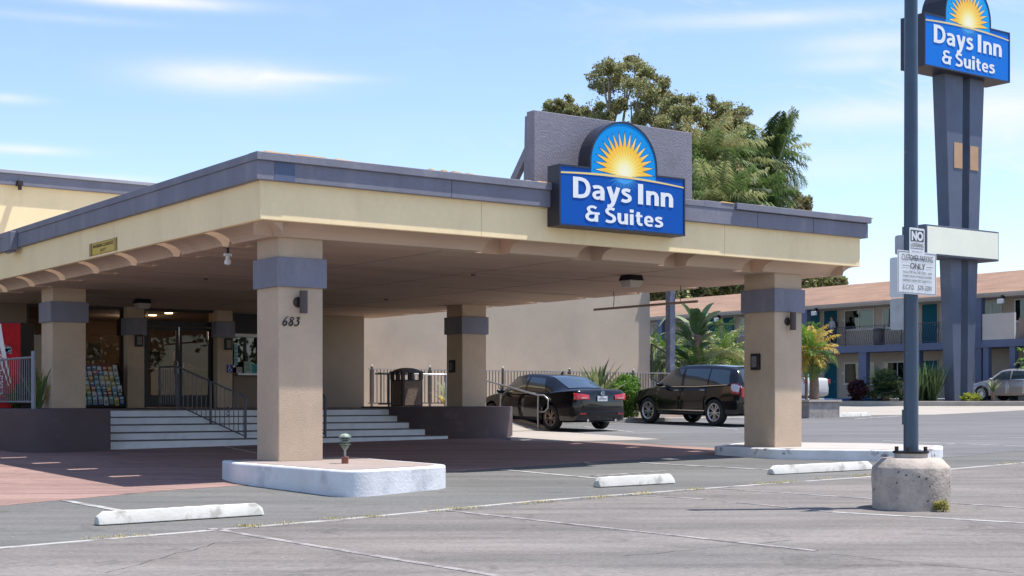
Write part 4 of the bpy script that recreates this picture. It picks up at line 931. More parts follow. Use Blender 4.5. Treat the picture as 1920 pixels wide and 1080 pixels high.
wheel_stop((172, 987), (490, 967), 'long white concrete wheel stop left of the painted island', WS)
wheel_stop((1117, 915), (1263, 907), 'short white concrete wheel stop in the middle of the lot', WS)
wheel_stop((1445, 891), (1636, 881), 'white concrete wheel stop left of the light pole base', WS)
wheel_stop((1566, 783), (1630, 781), 'distant pale wheel stop beyond the right front column', WS, w=.25, h=.15)
# mushroom light
x, y = UV(1.02, .02); t = thing('path_light', 'small weathered green louvred path light on a red box on the white island', 'path light')
dd_ = .87 * 2700 / (868 - 750) * 1.0; t.location = ((647 - 960) / 2700 * 19.6, 19.6, zF)
GRN = pm('verdigris_green', (.15, .21, .165), .6, .2, var=.25, vscale=12, tint=(.50, .52, .42), tamt=.8, tscale=12)
MB().box(-.045, .045, -.04, .04, 0, .10).build('junction_box', pm('rusty_red', (.26, .09, .065), .8, var=.2, vscale=20), t, bevel=.005)
MB().cyl((0, 0, .10), (0, 0, .20), .016).build('stem', pm('stem_grey', (.35, .35, .33), .6, .3), t)
MB().lathe([(.02, .19), (.035, .21), (.06, .25), (.055, .255)], n=18).build('collar', GRN, t, smooth=True)
MB().lathe([(.045, .25), (.045, .37)], n=16).build('lamp_glass', pm('lens_dark', (.05, .08, .06), .3, var=0), t)
for k in range(3): MB().lathe([(.05, .268 + .034 * k), (.075, .262 + .034 * k), (.078, .270 + .034 * k), (.05, .278 + .034 * k)], n=20).build('louvre', GRN, t, smooth=True)
MB().lathe([(.088, .362), (.085, .372), (.06, .40), (.03, .412), (.001, .415)], n=20).build('cap', GRN, t, smooth=True)

# ------------------------------------------------------------------ tall pylon sign
PYM = pm('pylon_blue_grey', (.095, .118, .175), .55, .1, var=.12, vscale=.6, bump=.1, bscale=10, tint=(.16, .18, .245), tamt=.6, tscale=.35)
py = hotel('pylon_sign', 'tall roadside hotel sign with sun emblem on two tapered blue-grey posts', 'sign', 42.2, 22.4, 0)
zt_ = EYE + 14.7
for (a0, a1, b0, b1, yo) in ((2.9, 3.3, 2.0, 3.3, 0), (3.8, 4.2, 3.8, 4.85, 0)):
    MB().hexa([(a0, .6, 1.3), (a1, .6, 1.3), (a1, 1.15, 1.3), (a0, 1.15, 1.3), (b0, .45, zt_), (b1, .45, zt_), (b1, 1.15, zt_), (b0, 1.15, zt_)]).build('post', PYM, py, bevel=.02)
MB().box(2.68, 3.27, .465, .50, 12.05, 13.2).box(3.83, 4.42, .465, .50, 12.05, 13.15).build('primer_patch', pm('primer_orange', (.48, .30, .18), .8, var=.1), py)
sb = MB().box(.1, 5.3, 0, 1.3, EYE + 6.36, EYE + 7.72).build('blank_cabinet', pm('pylon_cabinet', (.10, .11, .15), .5, .2), py, bevel=.02)
MB().box(.2, 5.22, -.02, .0, EYE + 6.45, EYE + 7.64).build('face', pm('blank_face', (.84, .85, .70), .5, var=.03), sb)
s2 = hotel('tall_sign_cabinet', 'high blue hotel sign with sun emblem on top of the two tall posts', 'sign', 42.2, 22.4, EYE + 14.66)
sun_sign(s2, 6.1, 2.32, 1.3, blue=(.0, .17, .66), cyan=(.0, .36, .85))
s2.parent = py; s2.location = (0, 0, EYE + 14.66); s2.rotation_euler = (0, 0, 0)
del s2['category']; s2.name = 'sign_head'
del s2['label']

# ------------------------------------------------------------------ vegetation
def lm(name, col, tr=.35, var=.3):
    return pm(name, col, .55, var=var, vscale=2.2, var2=.25, v2scale=9, trans=tr, spec=.35)
EU1, EU2, EU3 = lm('leaf_olive', (.36, .39, .15)), lm('leaf_grey_olive', (.20, .215, .09)), lm('leaf_ochre', (.27, .20, .12))
PG1, PG2, PG3 = lm('palm_green', (.12, .19, .05)), lm('palm_light', (.36, .38, .16)), lm('palm_dark', (.05, .085, .03))
DRY = lm('palm_dry', (.50, .35, .06)); YLW = lm('palm_yellowish', (.30, .27, .11)); HG1, HG2 = lm('hedge_green', (.12, .24, .03)), lm('hedge_dark', (.05, .11, .02))
YG = lm('yucca_green', (.075, .11, .045)); BN1, BN2 = lm('banana_green', (.13, .22, .09)), lm('banana_pale', (.30, .36, .20))
PUR = lm('purple_leaf', (.045, .018, .028)); SOT = lm('soft_green', (.07, .11, .04))
BARK = pm('pale_bark', (.30, .25, .20), .9, var=.25, vscale=3, bump=.4, bscale=20); PBARK = pm('palm_bark', (.20, .14, .10), .95, var=.3, vscale=8, bump=.9, bscale=14)
def leaves(mb, n, c, rad, size, asp=.3, nm=3, droop=0.0, shell=.0, probs=None):
    d = rng.normal(size=(n, 3)); d /= np.linalg.norm(d, axis=1)[:, None]
    r = (rng.random(n) ** (1 / 3)) * (1 - shell) + shell
    P = np.array(c) + d * r[:, None] * np.array(rad)
    a = rng.normal(size=(n, 3)); a[:, 2] -= droop; a /= np.linalg.norm(a, axis=1)[:, None]
    b = np.cross(a, rng.normal(size=(n, 3))); b /= np.linalg.norm(b, axis=1)[:, None]
    s_ = size * (.6 + .8 * rng.random(n)); A = a * s_[:, None]; B = b * (s_ * asp)[:, None]
    V = np.stack([P, P + A * .5 + B, P + A, P + A * .5 - B], 1).reshape(-1, 3)
    k = len(mb.v); mb.v.extend(map(tuple, V)); mb.f.extend([(k + 4 * i, k + 4 * i + 1, k + 4 * i + 2, k + 4 * i + 3) for i in range(n)])
    mb.mi.extend(rng.choice(nm, n, p=probs).tolist() if nm > 1 else [0] * n)
def clumps(mb, n_sub, n_leaf, c, rad, size, sub=.38, **k):
    for i in range(n_sub):
        d = rng.normal(size=3); d /= np.linalg.norm(d); r = .45 + .55 * rng.random() ** .5
        cc = np.array(c) + d * r * np.array(rad); sr = sub * (.7 + .6 * rng.random())
        leaves(mb, n_leaf, cc, (sr * rad[0], sr * rad[1], sr * rad[2] * .8), size, **k)
def eucalyptus(label, base, blobs, mats, leafn=1.0, group='eucalyptus trees behind the hotel', size=.125, probs=(.45, .32, .23)):
    """blobs: (px, py, r_px, depth)"""
    t = thing('eucalyptus_tree', label, 'tree', (*base, gz(base[1])), 0, group)
    cr = MB(); tk = MB(); bx_, by_, bz_ = base[0], base[1], gz(base[1])
    C = []
    for px, pyy, rp, dpt in blobs:
        C.append(((px - 960) / 2700 * dpt - bx_, dpt - by_, EYE + (750 - pyy) / 2700 * dpt - bz_, rp / 2700 * dpt))
    top = max(c[2] for c in C); hub = Vector((0, 0, min(c[2] for c in C) * .55))
    tk.tube([(0, 0, -.2), (.1, .1, hub.z * .5), (hub.x, hub.y, hub.z)], [.42, .34, .27], 9)
    for x_, y_, z_, r_ in C:
        e = Vector((x_, y_, z_ - r_ * .2)); m_ = hub.lerp(e, .55) + Vector((random.uniform(-.4, .4), random.uniform(-.4, .4), -.3))
        tk.tube([hub, m_, e], [.17, .10, .04], 6)
        for k in range(4):
            d = Vector((random.gauss(0, 1), random.gauss(0, 1), random.gauss(0, .7))).normalized() * r_ * .75; tk.tube([m_.lerp(e, .6), e + d * .5, e + d], [.05, .035, .015], 5)
        clumps(cr, int(13 * leafn), 250 if size < .2 else 110, (x_, y_, z_), (r_, r_, r_ * .85), size, sub=.34, asp=.30, droop=.7, nm=3, probs=probs)
        leaves(cr, 160, (x_, y_, z_), (r_ * 1.1, r_ * 1.1, r_), size, .3, 3, .7, probs=probs)
    tk.build('trunk', BARK, t, smooth=True); cr.build('crown', mats, t, fix=False)
    return t
M3 = [EU1, EU2, EU3]
eucalyptus('tall eucalyptus with the highest crown above the sign slab', (5.6, 77), [(1140, 145, 34, 76), (1180, 135, 36, 78), (1222, 158, 32, 76), (1150, 178, 38, 77), (1195, 180, 40, 75), (1228, 200, 34, 77), (1112, 205, 22, 78), (1128, 222, 20, 76), (1205, 222, 22, 75), (1240, 226, 26, 78), (1180, 246, 24, 77)], M3)
eucalyptus('broad eucalyptus crown right of the tallest tree, behind the palms', (6.6, 73), [(1262, 195, 28, 73), (1300, 200, 28, 72), (1335, 205, 30, 74), (1372, 215, 30, 73), (1385, 240, 26, 72), (1268, 225, 34, 71), (1310, 235, 36, 74), (1350, 240, 34, 73), (1285, 262, 28, 72), (1330, 268, 30, 72)], M3)
eucalyptus('small olive eucalyptus top just above the left end of the sign slab', (2.6, 80), [(1040, 205, 22, 80), (1062, 200, 24, 80), (1078, 212, 16, 79), (1052, 222, 26, 81), (1090, 250, 24, 80)], M3)
eucalyptus('dark tree mass behind the far motel roof, left of the right column', (9, 104), [(1230, 545, 28, 104), (1262, 538, 30, 103), (1296, 532, 32, 105), (1335, 530, 34, 104), (1372, 528, 34, 104), (1400, 530, 30, 103)], [EU2, PG3, EU1], 1.2, 'trees behind the motel roof', .34)
eucalyptus('low bushy tree behind the motel roof right of the column', (20, 100), [(1505, 520, 24, 98), (1530, 522, 22, 100), (1552, 526, 20, 101), (1572, 530, 12, 100), (1490, 530, 22, 100)], M3, .9, 'trees behind the motel roof', .3)
eucalyptus('small ochre tree just right of the palm fronds above the canopy', (13.0, 72), [(1490, 372, 16, 72), (1503, 380, 16, 72), (1508, 395, 14, 72), (1488, 395, 18, 71), (1480, 420, 20, 72)], [EU3, EU2, EU1], .8)

def frond(mb, base, az, el, L, droop, nl=26, ll=.5, w=.025, mi=0, rmi=None, fold=.5, rw=.015, hang=.3):
    P = Vector(base); pts = [P.copy()]; n = 10; e = el
    for i in range(n):
        e = el - droop * ((i + 1) / n) ** 1.3
        P = P + Vector((math.cos(az) * math.cos(e), math.sin(az) * math.cos(e), math.sin(e))) * (L / n); pts.append(P.copy())
    mb.tube(pts, [rw * (1 - .75 * i / n) for i in range(n + 1)], 4, mi if rmi is None else rmi)
    side = Vector((-math.sin(az), math.cos(az), 0))
    for i in range(nl):
        s_ = .14 + .86 * (i + random.random() * .5) / nl; q = s_ * n; k = min(int(q), n - 1); p = pts[k].lerp(pts[k + 1], q - k); fw = (pts[k + 1] - pts[k]).normalized(); up = side.cross(fw).normalized() * -1
        if up.z < 0: up = -up
        l_ = ll * (math.sin(math.pi * min(1, s_ * .82 + .16)) ** .6) * random.uniform(.8, 1.1)
        for sg_ in (-1, 1):
            d = (side * sg_ + fw * random.uniform(.45, .8) + up * random.uniform(-.15, fold)).normalized(); mid = p + d * l_ * .5; tip = p + d * l_ * .95 - Vector((0, 0, hang * l_)); wn = fw * w
            mb.add([p, mid + wn, tip, mid - wn], [(0, 1, 2, 3)], mi)
def palm(name, label, base, h, crown_n, L, mats, group=None, trunk_r=.16, ll=.5, el_rng=(.2, 1.4), droop=(.9, 1.6), nl=30, w=.03, dead=0, rz=0, hang=.35, lean=(0, 0), cat='palm', mi_p=(.5, .3, .2), upright=0):
    t = thing(name, label, cat, base, rz, group)
    tk = MB(); pts = []; rad = []
    for i in range(14):
        s_ = i / 13; pts.append((lean[0] * s_ ** 4, lean[1] * s_ ** 4, h * s_)); rad.append(trunk_r * (1.15 - .3 * s_) * (1 + .08 * (i % 2)))
    tk.tube(pts, rad, 9); tk.build('trunk', PBARK, t, smooth=True)
    cr = MB()
    for i in range(crown_n):
        az_ = 2 * math.pi * (i * .381966 + random.uniform(-.04, .04)); s_ = i / crown_n; el_ = el_rng[0] + (el_rng[1] - el_rng[0]) * s_ + random.uniform(-.1, .1)
        mi = int(rng.choice(3, p=mi_p)); 
        frond(cr, (lean[0], lean[1], h - .05), az_, el_, L * random.uniform(.8, 1.1), random.uniform(*droop) * (1 - .45 * s_), nl, ll, w, mi, hang=hang)
    for i in range(upright): frond(cr, (lean[0], lean[1], h), random.uniform(-1.4, 1.6), 1.27 + random.uniform(-.14, .12), L * random.uniform(1.0, 1.3), .35, nl + 16, ll * 1.1, w, int(rng.choice(3)), hang=.5)
    for i in range(dead): frond(cr, (lean[0], lean[1], h - .25), random.uniform(0, 6.28), random.uniform(-1.0, .1), L * random.uniform(.6, .8), 1.0, nl, ll, w, len(mats) - 1, hang=.5)
    cr.build('crown', mats, t, fix=False)
    return t
def at(px, d, h=None): return ((px - 960) / 2700 * d, d)
def zt_at(py_, d): return EYE + (750 - py_) / 2700 * d
D_ = 56
for px, pyy, d, lab, bpx, kw in ((1330, 285, 54, 'queen palm with yellowish drooping fronds right beside the sign slab', 1420, dict(mats=[PG1, PG2, YLW], mi_p=(.45, .35, .20), crown_n=62, L=2.2)),
                            (1372, 292, 56, 'dense queen palm in the middle of the group above the canopy', 1436, dict(mats=[PG1, PG2, PG3], crown_n=60, L=2.0)),
                            (1442, 282, 57, 'tall green queen palm with one upright pale frond, at the right of the group', 1470, dict(mats=[PG1, PG2, PG3], crown_n=48, L=1.8, upright=14, mi_p=(.68, .18, .14))),
                            (1345, 370, 52, 'lower queen palm close behind the canopy roof', 1428, dict(mats=[PG1, PG2, PG3], crown_n=60, L=2.3)),
                            (1425, 365, 54, 'lower queen palm under the tall one, at the right end of the group', 1455, dict(mats=[PG1, PG2, PG3], crown_n=52, L=1.65, mi_p=(.5, .15, .35)))):
    x, y = at(bpx, d); z0 = gz(y); palm('queen_palm', lab, (x, y, z0), zt_at(pyy + 22, d) - z0, group='queen palms behind the canopy', ll=.68, nl=34, w=.024, el_rng=(-.9, 1.45), droop=(.8, 1.6), hang=.5, lean=((px - bpx) / 2700 * d, 0), **kw)
# big pale frond
t = bpy.data.objects['queen_palm.002'] if 'queen_palm.002' in bpy.data.objects else None
if t:
    mb = MB(); x, y = at(1440, 56); frond(mb, ((1442 - 960) / 2700 * 55.5 - t.location.x, 55.5 - t.location.y, zt_at(398, 55.5) - t.location.z), 0.15, 1.42, 4.1, .25, 60, .85, .022, 0, 1, hang=.8, rw=.055); mb.build('pale_frond', [PG1, lm('pale_stem', (.42, .42, .30))], t, fix=False)
# low palms, shrubs
def bush(name, label, cat, c, rad, mats, n, size, asp=.35, group=None, droop=-.3, nm=None, stem=True, sub=.4, ns=14):
    t = thing(name, label, cat, c, 0, group); mb = MB()
    clumps(mb, ns, n // ns, (0, 0, rad[2] * .95), (rad[0], rad[1], rad[2]), size, sub=sub, asp=asp, droop=droop, nm=len(mats), probs=None)
    leaves(mb, n // 3, (0, 0, rad[2] * .9), (rad[0] * .8, rad[1] * .8, rad[2] * .8), size, asp, len(mats), droop)
    mb.build('foliage', mats, t, fix=False)
    if stem:
        m = MB()
        for k in range(5): a = random.uniform(0, 6.28); m.tube([(0, 0, -.05), (rad[0] * .3 * math.cos(a), rad[1] * .3 * math.sin(a), rad[2]), (rad[0] * .6 * math.cos(a), rad[1] * .6 * math.sin(a), rad[2] * 1.5)], [.03, .02, .01], 5)
        m.build('stem', PBARK, t)
    return t
def swords(name, label, cat, c, n, L, w, mats, spread=.9, group=None, curve=.25, el0=.5, rz=0, stiff=True):
    t = thing(name, label, cat, c, rz, group); mb = MB()
    for i in range(n):
        az_ = i * 2.39996 + random.uniform(-.2, .2); s_ = i / n; e = el0 + (1.5 - el0) * s_ ** .8 + random.uniform(-.08, .08); l_ = L * random.uniform(.7, 1.1) * (1 - .25 * s_); P = Vector((random.uniform(-.06, .06) * spread, random.uniform(-.06, .06) * spread, random.uniform(0, .1))); side = Vector((-math.sin(az_), math.cos(az_), 0)); vs = []
        m = 5
        for k in range(m + 1):
            q = k / m; ee = e - curve * q * q * 2; ww = w * math.sin(math.pi * (.18 + .8 * q)) if k < m else .002
            vs += [P - side * ww, P + side * ww]; P = P + Vector((math.cos(az_) * math.cos(ee), math.sin(az_) * math.cos(ee), math.sin(ee))) * (l_ / m)
        mb.add(vs, [(2 * k, 2 * k + 1, 2 * k + 3, 2 * k + 2) for k in range(m)], int(rng.choice(len(mats))))
    mb.build('leaves', mats, t, fix=False); return t
x, y = at(1120, 44); swords('agave_plant', 'spiky agave with broad pointed leaves behind the black sedan', 'plant', (x, y, gz(y) + .55), 40, 1.6, .08, [YG, lm('agave_light', (.20, .23, .10))], el0=.35, curve=.15)
x, y = at(1010, 45); swords('agave_plant', 'thin spiky plant showing above the sedan roof by the fence', 'plant', (x, y, gz(y) + .5), 14, 1.1, .04, [YG, DRY], el0=.6, curve=.15)
x, y = at(838, 41); swords('yucca_plant', 'slender green and yellow plant behind the litter bin and handrail', 'plant', (x, y, zP), 30, 1.05, .03, [YG, BN2, DRY], el0=.2, curve=.5)
x, y = at(30, 30.2); swords('strappy_plant', 'green strap-leaved plant behind the grey fence', 'plant', (x, y, zP), 40, .85, .03, [PG1, PG3, BN1], el0=.3, curve=.5)
x, y = at(72, 29.6); swords('strappy_plant', 'tall narrow leaved plant between the grey fence and the left column', 'plant', (x, y, zP), 26, 1.0, .03, [PG1, BN1, DRY], el0=.9, curve=.2)
x, y = at(2, 31); bush('bush', 'leafy bush behind the grey fence at the left edge', 'bush', (x, y, zP - .05), (.8, .5, .42), [PG1, PG3, BN1], 2200, .12)
# hedge bed with kerb
hb = hotel('clipped_hedge', 'bright green leafy hedge between the black sedan and the black crossover', 'hedge')
mb = MB(); 
for k in range(26):
    leaves(mb, 1000, (16.2 + random.uniform(0, 4.6), 16.2 + random.uniform(-.3, .6), 1.42 + random.uniform(-.25, .62)), (.42, .42, .36), .08, .36, 2, -.4, probs=(.7, .3))
mb.build('foliage', [HG1, HG2], hb, fix=False)
mb = MB(); mb.box(13.7, 26, 15.05, 15.22, .3, gzuv(19, 15) + .14); o = mb.build('kerb', CONC, bevel=.02); o.location = (*UV(0, 0), 0); o.rotation_euler = (0, 0, TH); o['kind'] = 'structure'
mb = MB(); mb.box(13.7, 26, 15.22, 17.25, .3, gzuv(19, 15) + .10); o = mb.build('soil', pm('bed_soil', (.2, .16, .12))); o.location = (*UV(0, 0), 0); o.rotation_euler = (0, 0, TH); o['kind'] = 'structure'
def paddle(mb, base, az, el, stem, L, w, mi, droop=.5, smi=0):
    P = Vector(base); d = Vector((math.cos(az) * math.cos(el), math.sin(az) * math.cos(el), math.sin(el))); Q = P + d * stem; mb.tube([P, Q], [.035, .025], 5, smi)
    side = Vector((-math.sin(az), math.cos(az), 0)); vs = []; n = 8; p = Q; e = el
    for k in range(n + 1):
        q = k / n; ww = w * math.sin(math.pi * min(1, .06 + .94 * q)) ** .55; up = Vector((0, 0, .22 * ww)); vs += [p - side * ww + up, p.copy(), p + side * ww + up]; e = el - droop * q ** 1.5 * 1.6; p = p + Vector((math.cos(az) * math.cos(e), math.sin(az) * math.cos(e), math.sin(e))) * (L / n)
    mb.add(vs, [f for k in range(n) for f in ((3 * k, 3 * k + 1, 3 * k + 4, 3 * k + 3), (3 * k + 1, 3 * k + 2, 3 * k + 5, 3 * k + 4))], mi)
x, y = at(1308, 58); t = thing('bird_of_paradise_tree', 'giant bird of paradise with broad paddle leaves behind the black crossover', 'plant', (x, y, gz(y)))
tk = MB(); hh = zt_at(628, 58) - gz(58); tk.tube([(0, 0, 0), (.05, 0, hh * .5), (0, 0, hh)], [.22, .19, .15], 9); tk.build('trunk', pm('banana_trunk', (.36, .24, .18), .9, var=.4, vscale=9, bump=.6, bscale=20), t, smooth=True)
mb = MB()
for az_, el_, st_, L_, w_, z_ in ((3.3, 1.25, .3, 1.3, .30, .0), (.4, 1.2, .4, 1.1, .26, .1), (2.6, .8, .3, 1.2, .3, 0), (5.6, .9, .3, 1.2, .28, 0), (4.6, 1.15, .1, 1.2, .34, -.1), (3.4, .35, .5, 1.2, .3, -.3), (6.1, .4, .5, 1.2, .28, 0), (4.0, .2, .7, 1.1, .32, -.7), (2.9, .1, .8, 1.1, .3, -1.0), (5.2, .3, .3, 1.2, .3, -.6), (1.2, .9, .3, 1.2, .3, 0), (3.6, .7, .6, 1.1, .25, -1.4), (5.9, .5, .5, 1.1, .28, -1.2), (3.1, .6, .9, 1.2, .33, -1.8), (4.4, .8, .3, 1.1, .3, -1.9)):
    paddle(mb, (0, 0, hh + z_), az_, el_, st_, L_, w_, int(rng.choice(2, p=(.7, .3))), .5)
for k in range(12): paddle(mb, (0, 0, hh + random.uniform(-1.6, .1)), random.uniform(0, 6.28), random.uniform(.3, 1.3), random.uniform(.2, .6), random.uniform(.8, 1.2), random.uniform(.16, .3), int(rng.choice(2, p=(.6, .4))), random.uniform(.3, .8))
mb.build('leaves', [BN1, BN2], t, fix=False)
for k, (px, d, h, L, lab) in enumerate(((1240, 60, 1.4, 1.6, 'leafy palm clump between the wing corner and the square post'), (1285, 61, 1.1, 1.5, 'light green palm clump left of the bird of paradise trunk'), (1352, 60, 1.6, 1.9, 'bright feathery palm right of the bird of paradise trunk'), (1385, 62, 1.0, 1.5, 'low feathery palm beside the left edge of the right column'), (1310, 57, .8, 1.3, 'low leafy clump in front of the bird of paradise trunk'))):
    x, y = at(px, d); palm('feather_palm', lab, (x, y, gz(y)), h + .6, 30, L, [PG2, HG1, PG1], 'feather palms behind the crossover', .1, .42, (-.2, 1.4), (.8, 1.4), 24, .03)
x, y = at(1222, 59); t = thing('bird_of_paradise_tree', 'pale drooping leaves of a bird of paradise at the wing corner', 'plant', (x, y, gz(y))); mb = MB()
for az_, z_ in ((0.2, 3.6), (-.2, 2.3), (.5, 1.9), (2, 2.4), (-1.2, 2.2)): paddle(mb, (0, 0, z_ - .6), az_, .9, .5, 1.2, .2, 1, .8)
mb.build('leaves', [BN1, BN2], t, fix=False)
# square post
x, y = at(1257, 50); t = thing('square_post', 'tall square blue-grey post behind the black crossover', 'post', (x, y, gz(y)), TH)
MB().box(-.12, .12, -.12, .12, -.1, 6.4).build('shaft', pm('post_grey_blue', (.10, .11, .155), .6, .1, var=.2, vscale=2, tint=(.24, .25, .3), tamt=.6, tscale=2), t, bevel=.01); MB().box(-.18, .18, -.18, .18, 6.4, 6.44).build('cap', GRY, t)
# yellow palm in stone planter right of the column
x, y = at(1527, 49); palm('pygmy_palm', 'small palm with dry orange-yellow fronds in the stone planter right of the column', (x, y, gz(y) + .3), zt_at(655, 49) - gz(49) - .3, 34, 1.1, [PG1, DRY, HG1], None, .15, .36, (-.8, 1.4), (.9, 1.6), 24, .022, mi_p=(.25, .47, .28), lean=(-.12, 0))
x, y = at(1512, 51); palm('pygmy_palm', 'green feathery palm top just right of the column, above the dry palm', (x, y, gz(y)), zt_at(640, 51) - gz(51), 24, .85, [PG2, HG1, PG1], None, .05, .36, (-.1, 1.4), (.7, 1.3), 24, .022)
x, y = at(1527, 48.2); t = thing('stone_planter', 'low grey stone planter box right of the right front column', 'planter', (x, y, gz(y)), TH)
MB().box(-.75, .75, -.45, .45, -.1, .52).build('wall', pm('stone_grey', (.30, .27, .25), .9, var=.3, vscale=5, bump=.6, bscale=18), t, bevel=.03); MB().box(-.8, .8, -.5, .5, .52, .60).build('cap', PALE, t, bevel=.01)
# plants on the far bed
def bed(px, d=65.3): x, y = at(px, d); return (x, y, 1.50)
bush('purple_shrub', 'dark purple leaved shrub in front of the motel ground-floor window', 'shrub', bed(1606), (.40, .35, .46), [PUR, lm('purple_red', (.09, .03, .03))], 1500, .12, .4)
palm('fan_palm', 'round bushy blue-green palm in the far bed, left of the light pole', bed(1660), .40, 50, 1.2, [SOT, lm('blue_green', (.06, .11, .06)), PG2], None, .18, .5, (-.1, 1.45), (.3, .8), 20, .03, hang=.15)
swords('strappy_plant', 'low yellow-green strappy plants under the bushy palm', 'plant', bed(1640), 30, .8, .035, [BN2, YG], el0=.2, curve=.5)
swords('strappy_plant', 'pale narrow leaved plant just left of the light pole', 'plant', (*at(1688, 64.9), 1.50), 30, 1.25, .035, [BN2, YG, PG1], el0=.3, curve=.4)
for k, (px, n_) in enumerate(((1722, 60), (1748, 70), (1735, 50))):
    swords('flax_clump', ['tall dark green flax clump right of the light pole', 'tall dark green flax clump beside the left pylon post', 'flax clump in the middle between pole and pylon'][k], 'plant', (*at(px, 64.8 + .3 * k), 1.50), n_ * 2, 1.95, .028, [YG, SOT, PG3, BN1], el0=1.05, curve=.14, group='flax clumps in the far bed', spread=3)
swords('young_palm', 'little pale palm in front of the silver car', 'plant', (*at(1862, 64.5), 1.9), 26, .85, .03, [BN2, YG], el0=.2, curve=.7)
MB().tube([(0, 0, 0), (0, 0, .42)], [.1, .08], 8).build('trunk', PBARK, bpy.data.objects['young_palm']).location = (0, 0, -.4)
bush('flower_bush', 'tiny bright yellow-green bush at the foot of the pylon', 'bush', (*at(1820, 64.6), 1.49), (.4, .3, .2), [lm('yellow_green', (.35, .40, .05))], 500, .08, stem=False)
palm('palm', 'drooping yellow-green fronds over the silver car at the right edge', (*at(1950, 66), 1.5), 1.6, 20, 1.35, [HG1, PG2, BN2], None, .12, .5, (0, 1.2), (1, 1.6), 24, .035)
bush('bush', 'dark rounded bush under the motel balcony behind the silver car', 'bush', (*at(1866, 73), 1.5), (1.5, .8, 1.15), [PG3, PG1], 5200, .2)
bush('bush', 'dark shrub behind the silver car at the right edge', 'bush', (*at(1912, 72), 1.5), (1.0, .6, 1.0), [PG3, PG1, SOT], 3000, .2)
# weeds
t = MB()
for k in range(60):
    s_ = random.choice([.06, .14, .19, .225, .28, .31, .36, .42, .47, .52, .53, .60, .63, .68, .72, .74, .97]) + random.gauss(0, .008); x, y = along(s_, random.uniform(-.02, .10))
    for j in range(34):
        a = random.uniform(0, 6.28); l_ = random.uniform(.012, .04); q = Vector((x + random.gauss(0, .07), y + random.gauss(0, .03), gz(y) + .012)); dd2 = Vector((math.cos(a), math.sin(a), random.uniform(.2, 1))).normalized() * l_; w_ = Vector((-math.sin(a), math.cos(a), 0)) * .003
        t.add([q - w_, q + dd2 * .6 - w_, q + dd2, q + dd2 * .6 + w_, q + w_], [(0, 1, 2, 3, 4)], random.choice([0, 0, 1]))
o = t.build('weeds', [pm('dry_weed', (.42, .33, .12), .9, var=.2), pm('green_weed', (.22, .24, .08), .9, var=.2)], fix=False); o['kind'] = 'stuff'
bush('weed_tuft', 'yellow-green weed tuft growing at the foot of the concrete pole base', 'weed', (PX + .22, PY_ - .45, gp), (.075, .05, .06), [lm('weed_g', (.42, .42, .12)), lm('weed_y', (.55, .46, .18))], 600, .03, .25, stem=False)
t = MB()
for k in range(150):
    px, pyy = random.uniform(0, 1920), random.choice([random.uniform(870, 1080), random.uniform(900, 1080)]); x, y = G(px, pyy); s_ = random.uniform(.003, .008)
    t.box(x, x + s_ * random.uniform(1, 3), y, y + s_, gz(y) + .005, gz(y) + .005 + s_ * .5)
o = t.build('litter', pm('litter_white', (.7, .68, .63), .8, var=0), fix=False); o['kind'] = 'stuff'

for px_, y_, h_, lab in ((33, 5, 7, 'street tree at the far right of the lot, mirrored in the left lobby glass'), (40, 11, 9, 'tall street tree right of the lot, mirrored in the lobby doors'), (46, -2, 8, 'rounded street tree right of the lot, mirrored beside the tall one'), (29, -6, 6.5, 'lower street tree behind the camera to the right, mirrored in the glass')):
    t = thing('street_tree', lab, 'tree', (px_, y_, gz(y_)), 0, 'street trees across the road'); tk = MB(); tk.tube([(0, 0, 0), (.1, 0, h_ * .3), (0, .1, h_ * .6)], [.2, .16, .1], 8); tk.build('trunk', BARK, t, smooth=True); cr = MB(); clumps(cr, 26, 60, (0, 0, h_ * .68), (h_ * .38, h_ * .38, h_ * .33), .32, sub=.33, asp=.4, nm=3); cr.build('crown', [PG1, EU2, PG3], t, fix=False)
# ------------------------------------------------------------------ motel
MW = pm('motel_stucco', (.46, .395, .33), .9, var=.05, bump=.1); SHG = pm('roof_shingles', (.275, .168, .113), .95, var=.2, vscale=1.2, bump=.6, bscale=12, var2=.22, v2scale=7, tint=(.26, .15, .105), tamt=.5, tscale=1.5, stretch=(1, .35, 3))
TEAL = pm('teal_door_paint', (.004, .095, .145), .6, var=.05, spec=.15); WFR = pm('window_white', (.62, .60, .57), .6, var=0); BLU2 = pm('motel_blue_trim', (.115, .14, .235), .7, var=.06)
LITW = pm('landing_stucco', (.55, .50, .46), .9, var=.05)
UW = 51.5; UE = 49.9; ZG = 1.53; ZF1, ZF0 = EYE + 2.84, EYE + 2.51; ZE = EYE + 5.10; ZRD = EYE + 6.62
mo = hotel('motel_building', 'two-storey tan motel with terracotta shingle roof and long railed balcony', 'building')
va, vb = 8.0, 66.0
MB().box(UW, UW + 7, va, vb, .8, ZE - .12).build('wall', MW, mo)
MB().prismy([(UE - .05, ZE - .03), (UE - .05, ZE + .06), (54.6, ZRD), (59.3, ZE + .06), (59.3, ZE - .03)], va - .4, vb + .4).build('roof', SHG, mo)
MB().box(UE - .0, UW, va - .2, vb, ZE - .14, ZE - .04).build('eave_soffit', pm('eave_white', (.50, .46, .42), .8, var=.05), mo)
MB().box(UE - .09, UE - .04, va - .4, vb + .4, ZE - .07, ZE + .05).build('gutter', pm('gutter_pale', (.42, .37, .33), .7, var=.1), mo)
MB().box(UE, UW, va, vb, ZF0 + .02, ZF1).build('balcony_floor', BLU2, mo)
MB().box(UE - .03, UE, va, vb, ZF0, ZF1 + .02).build('balcony_beam', BLU2, mo)
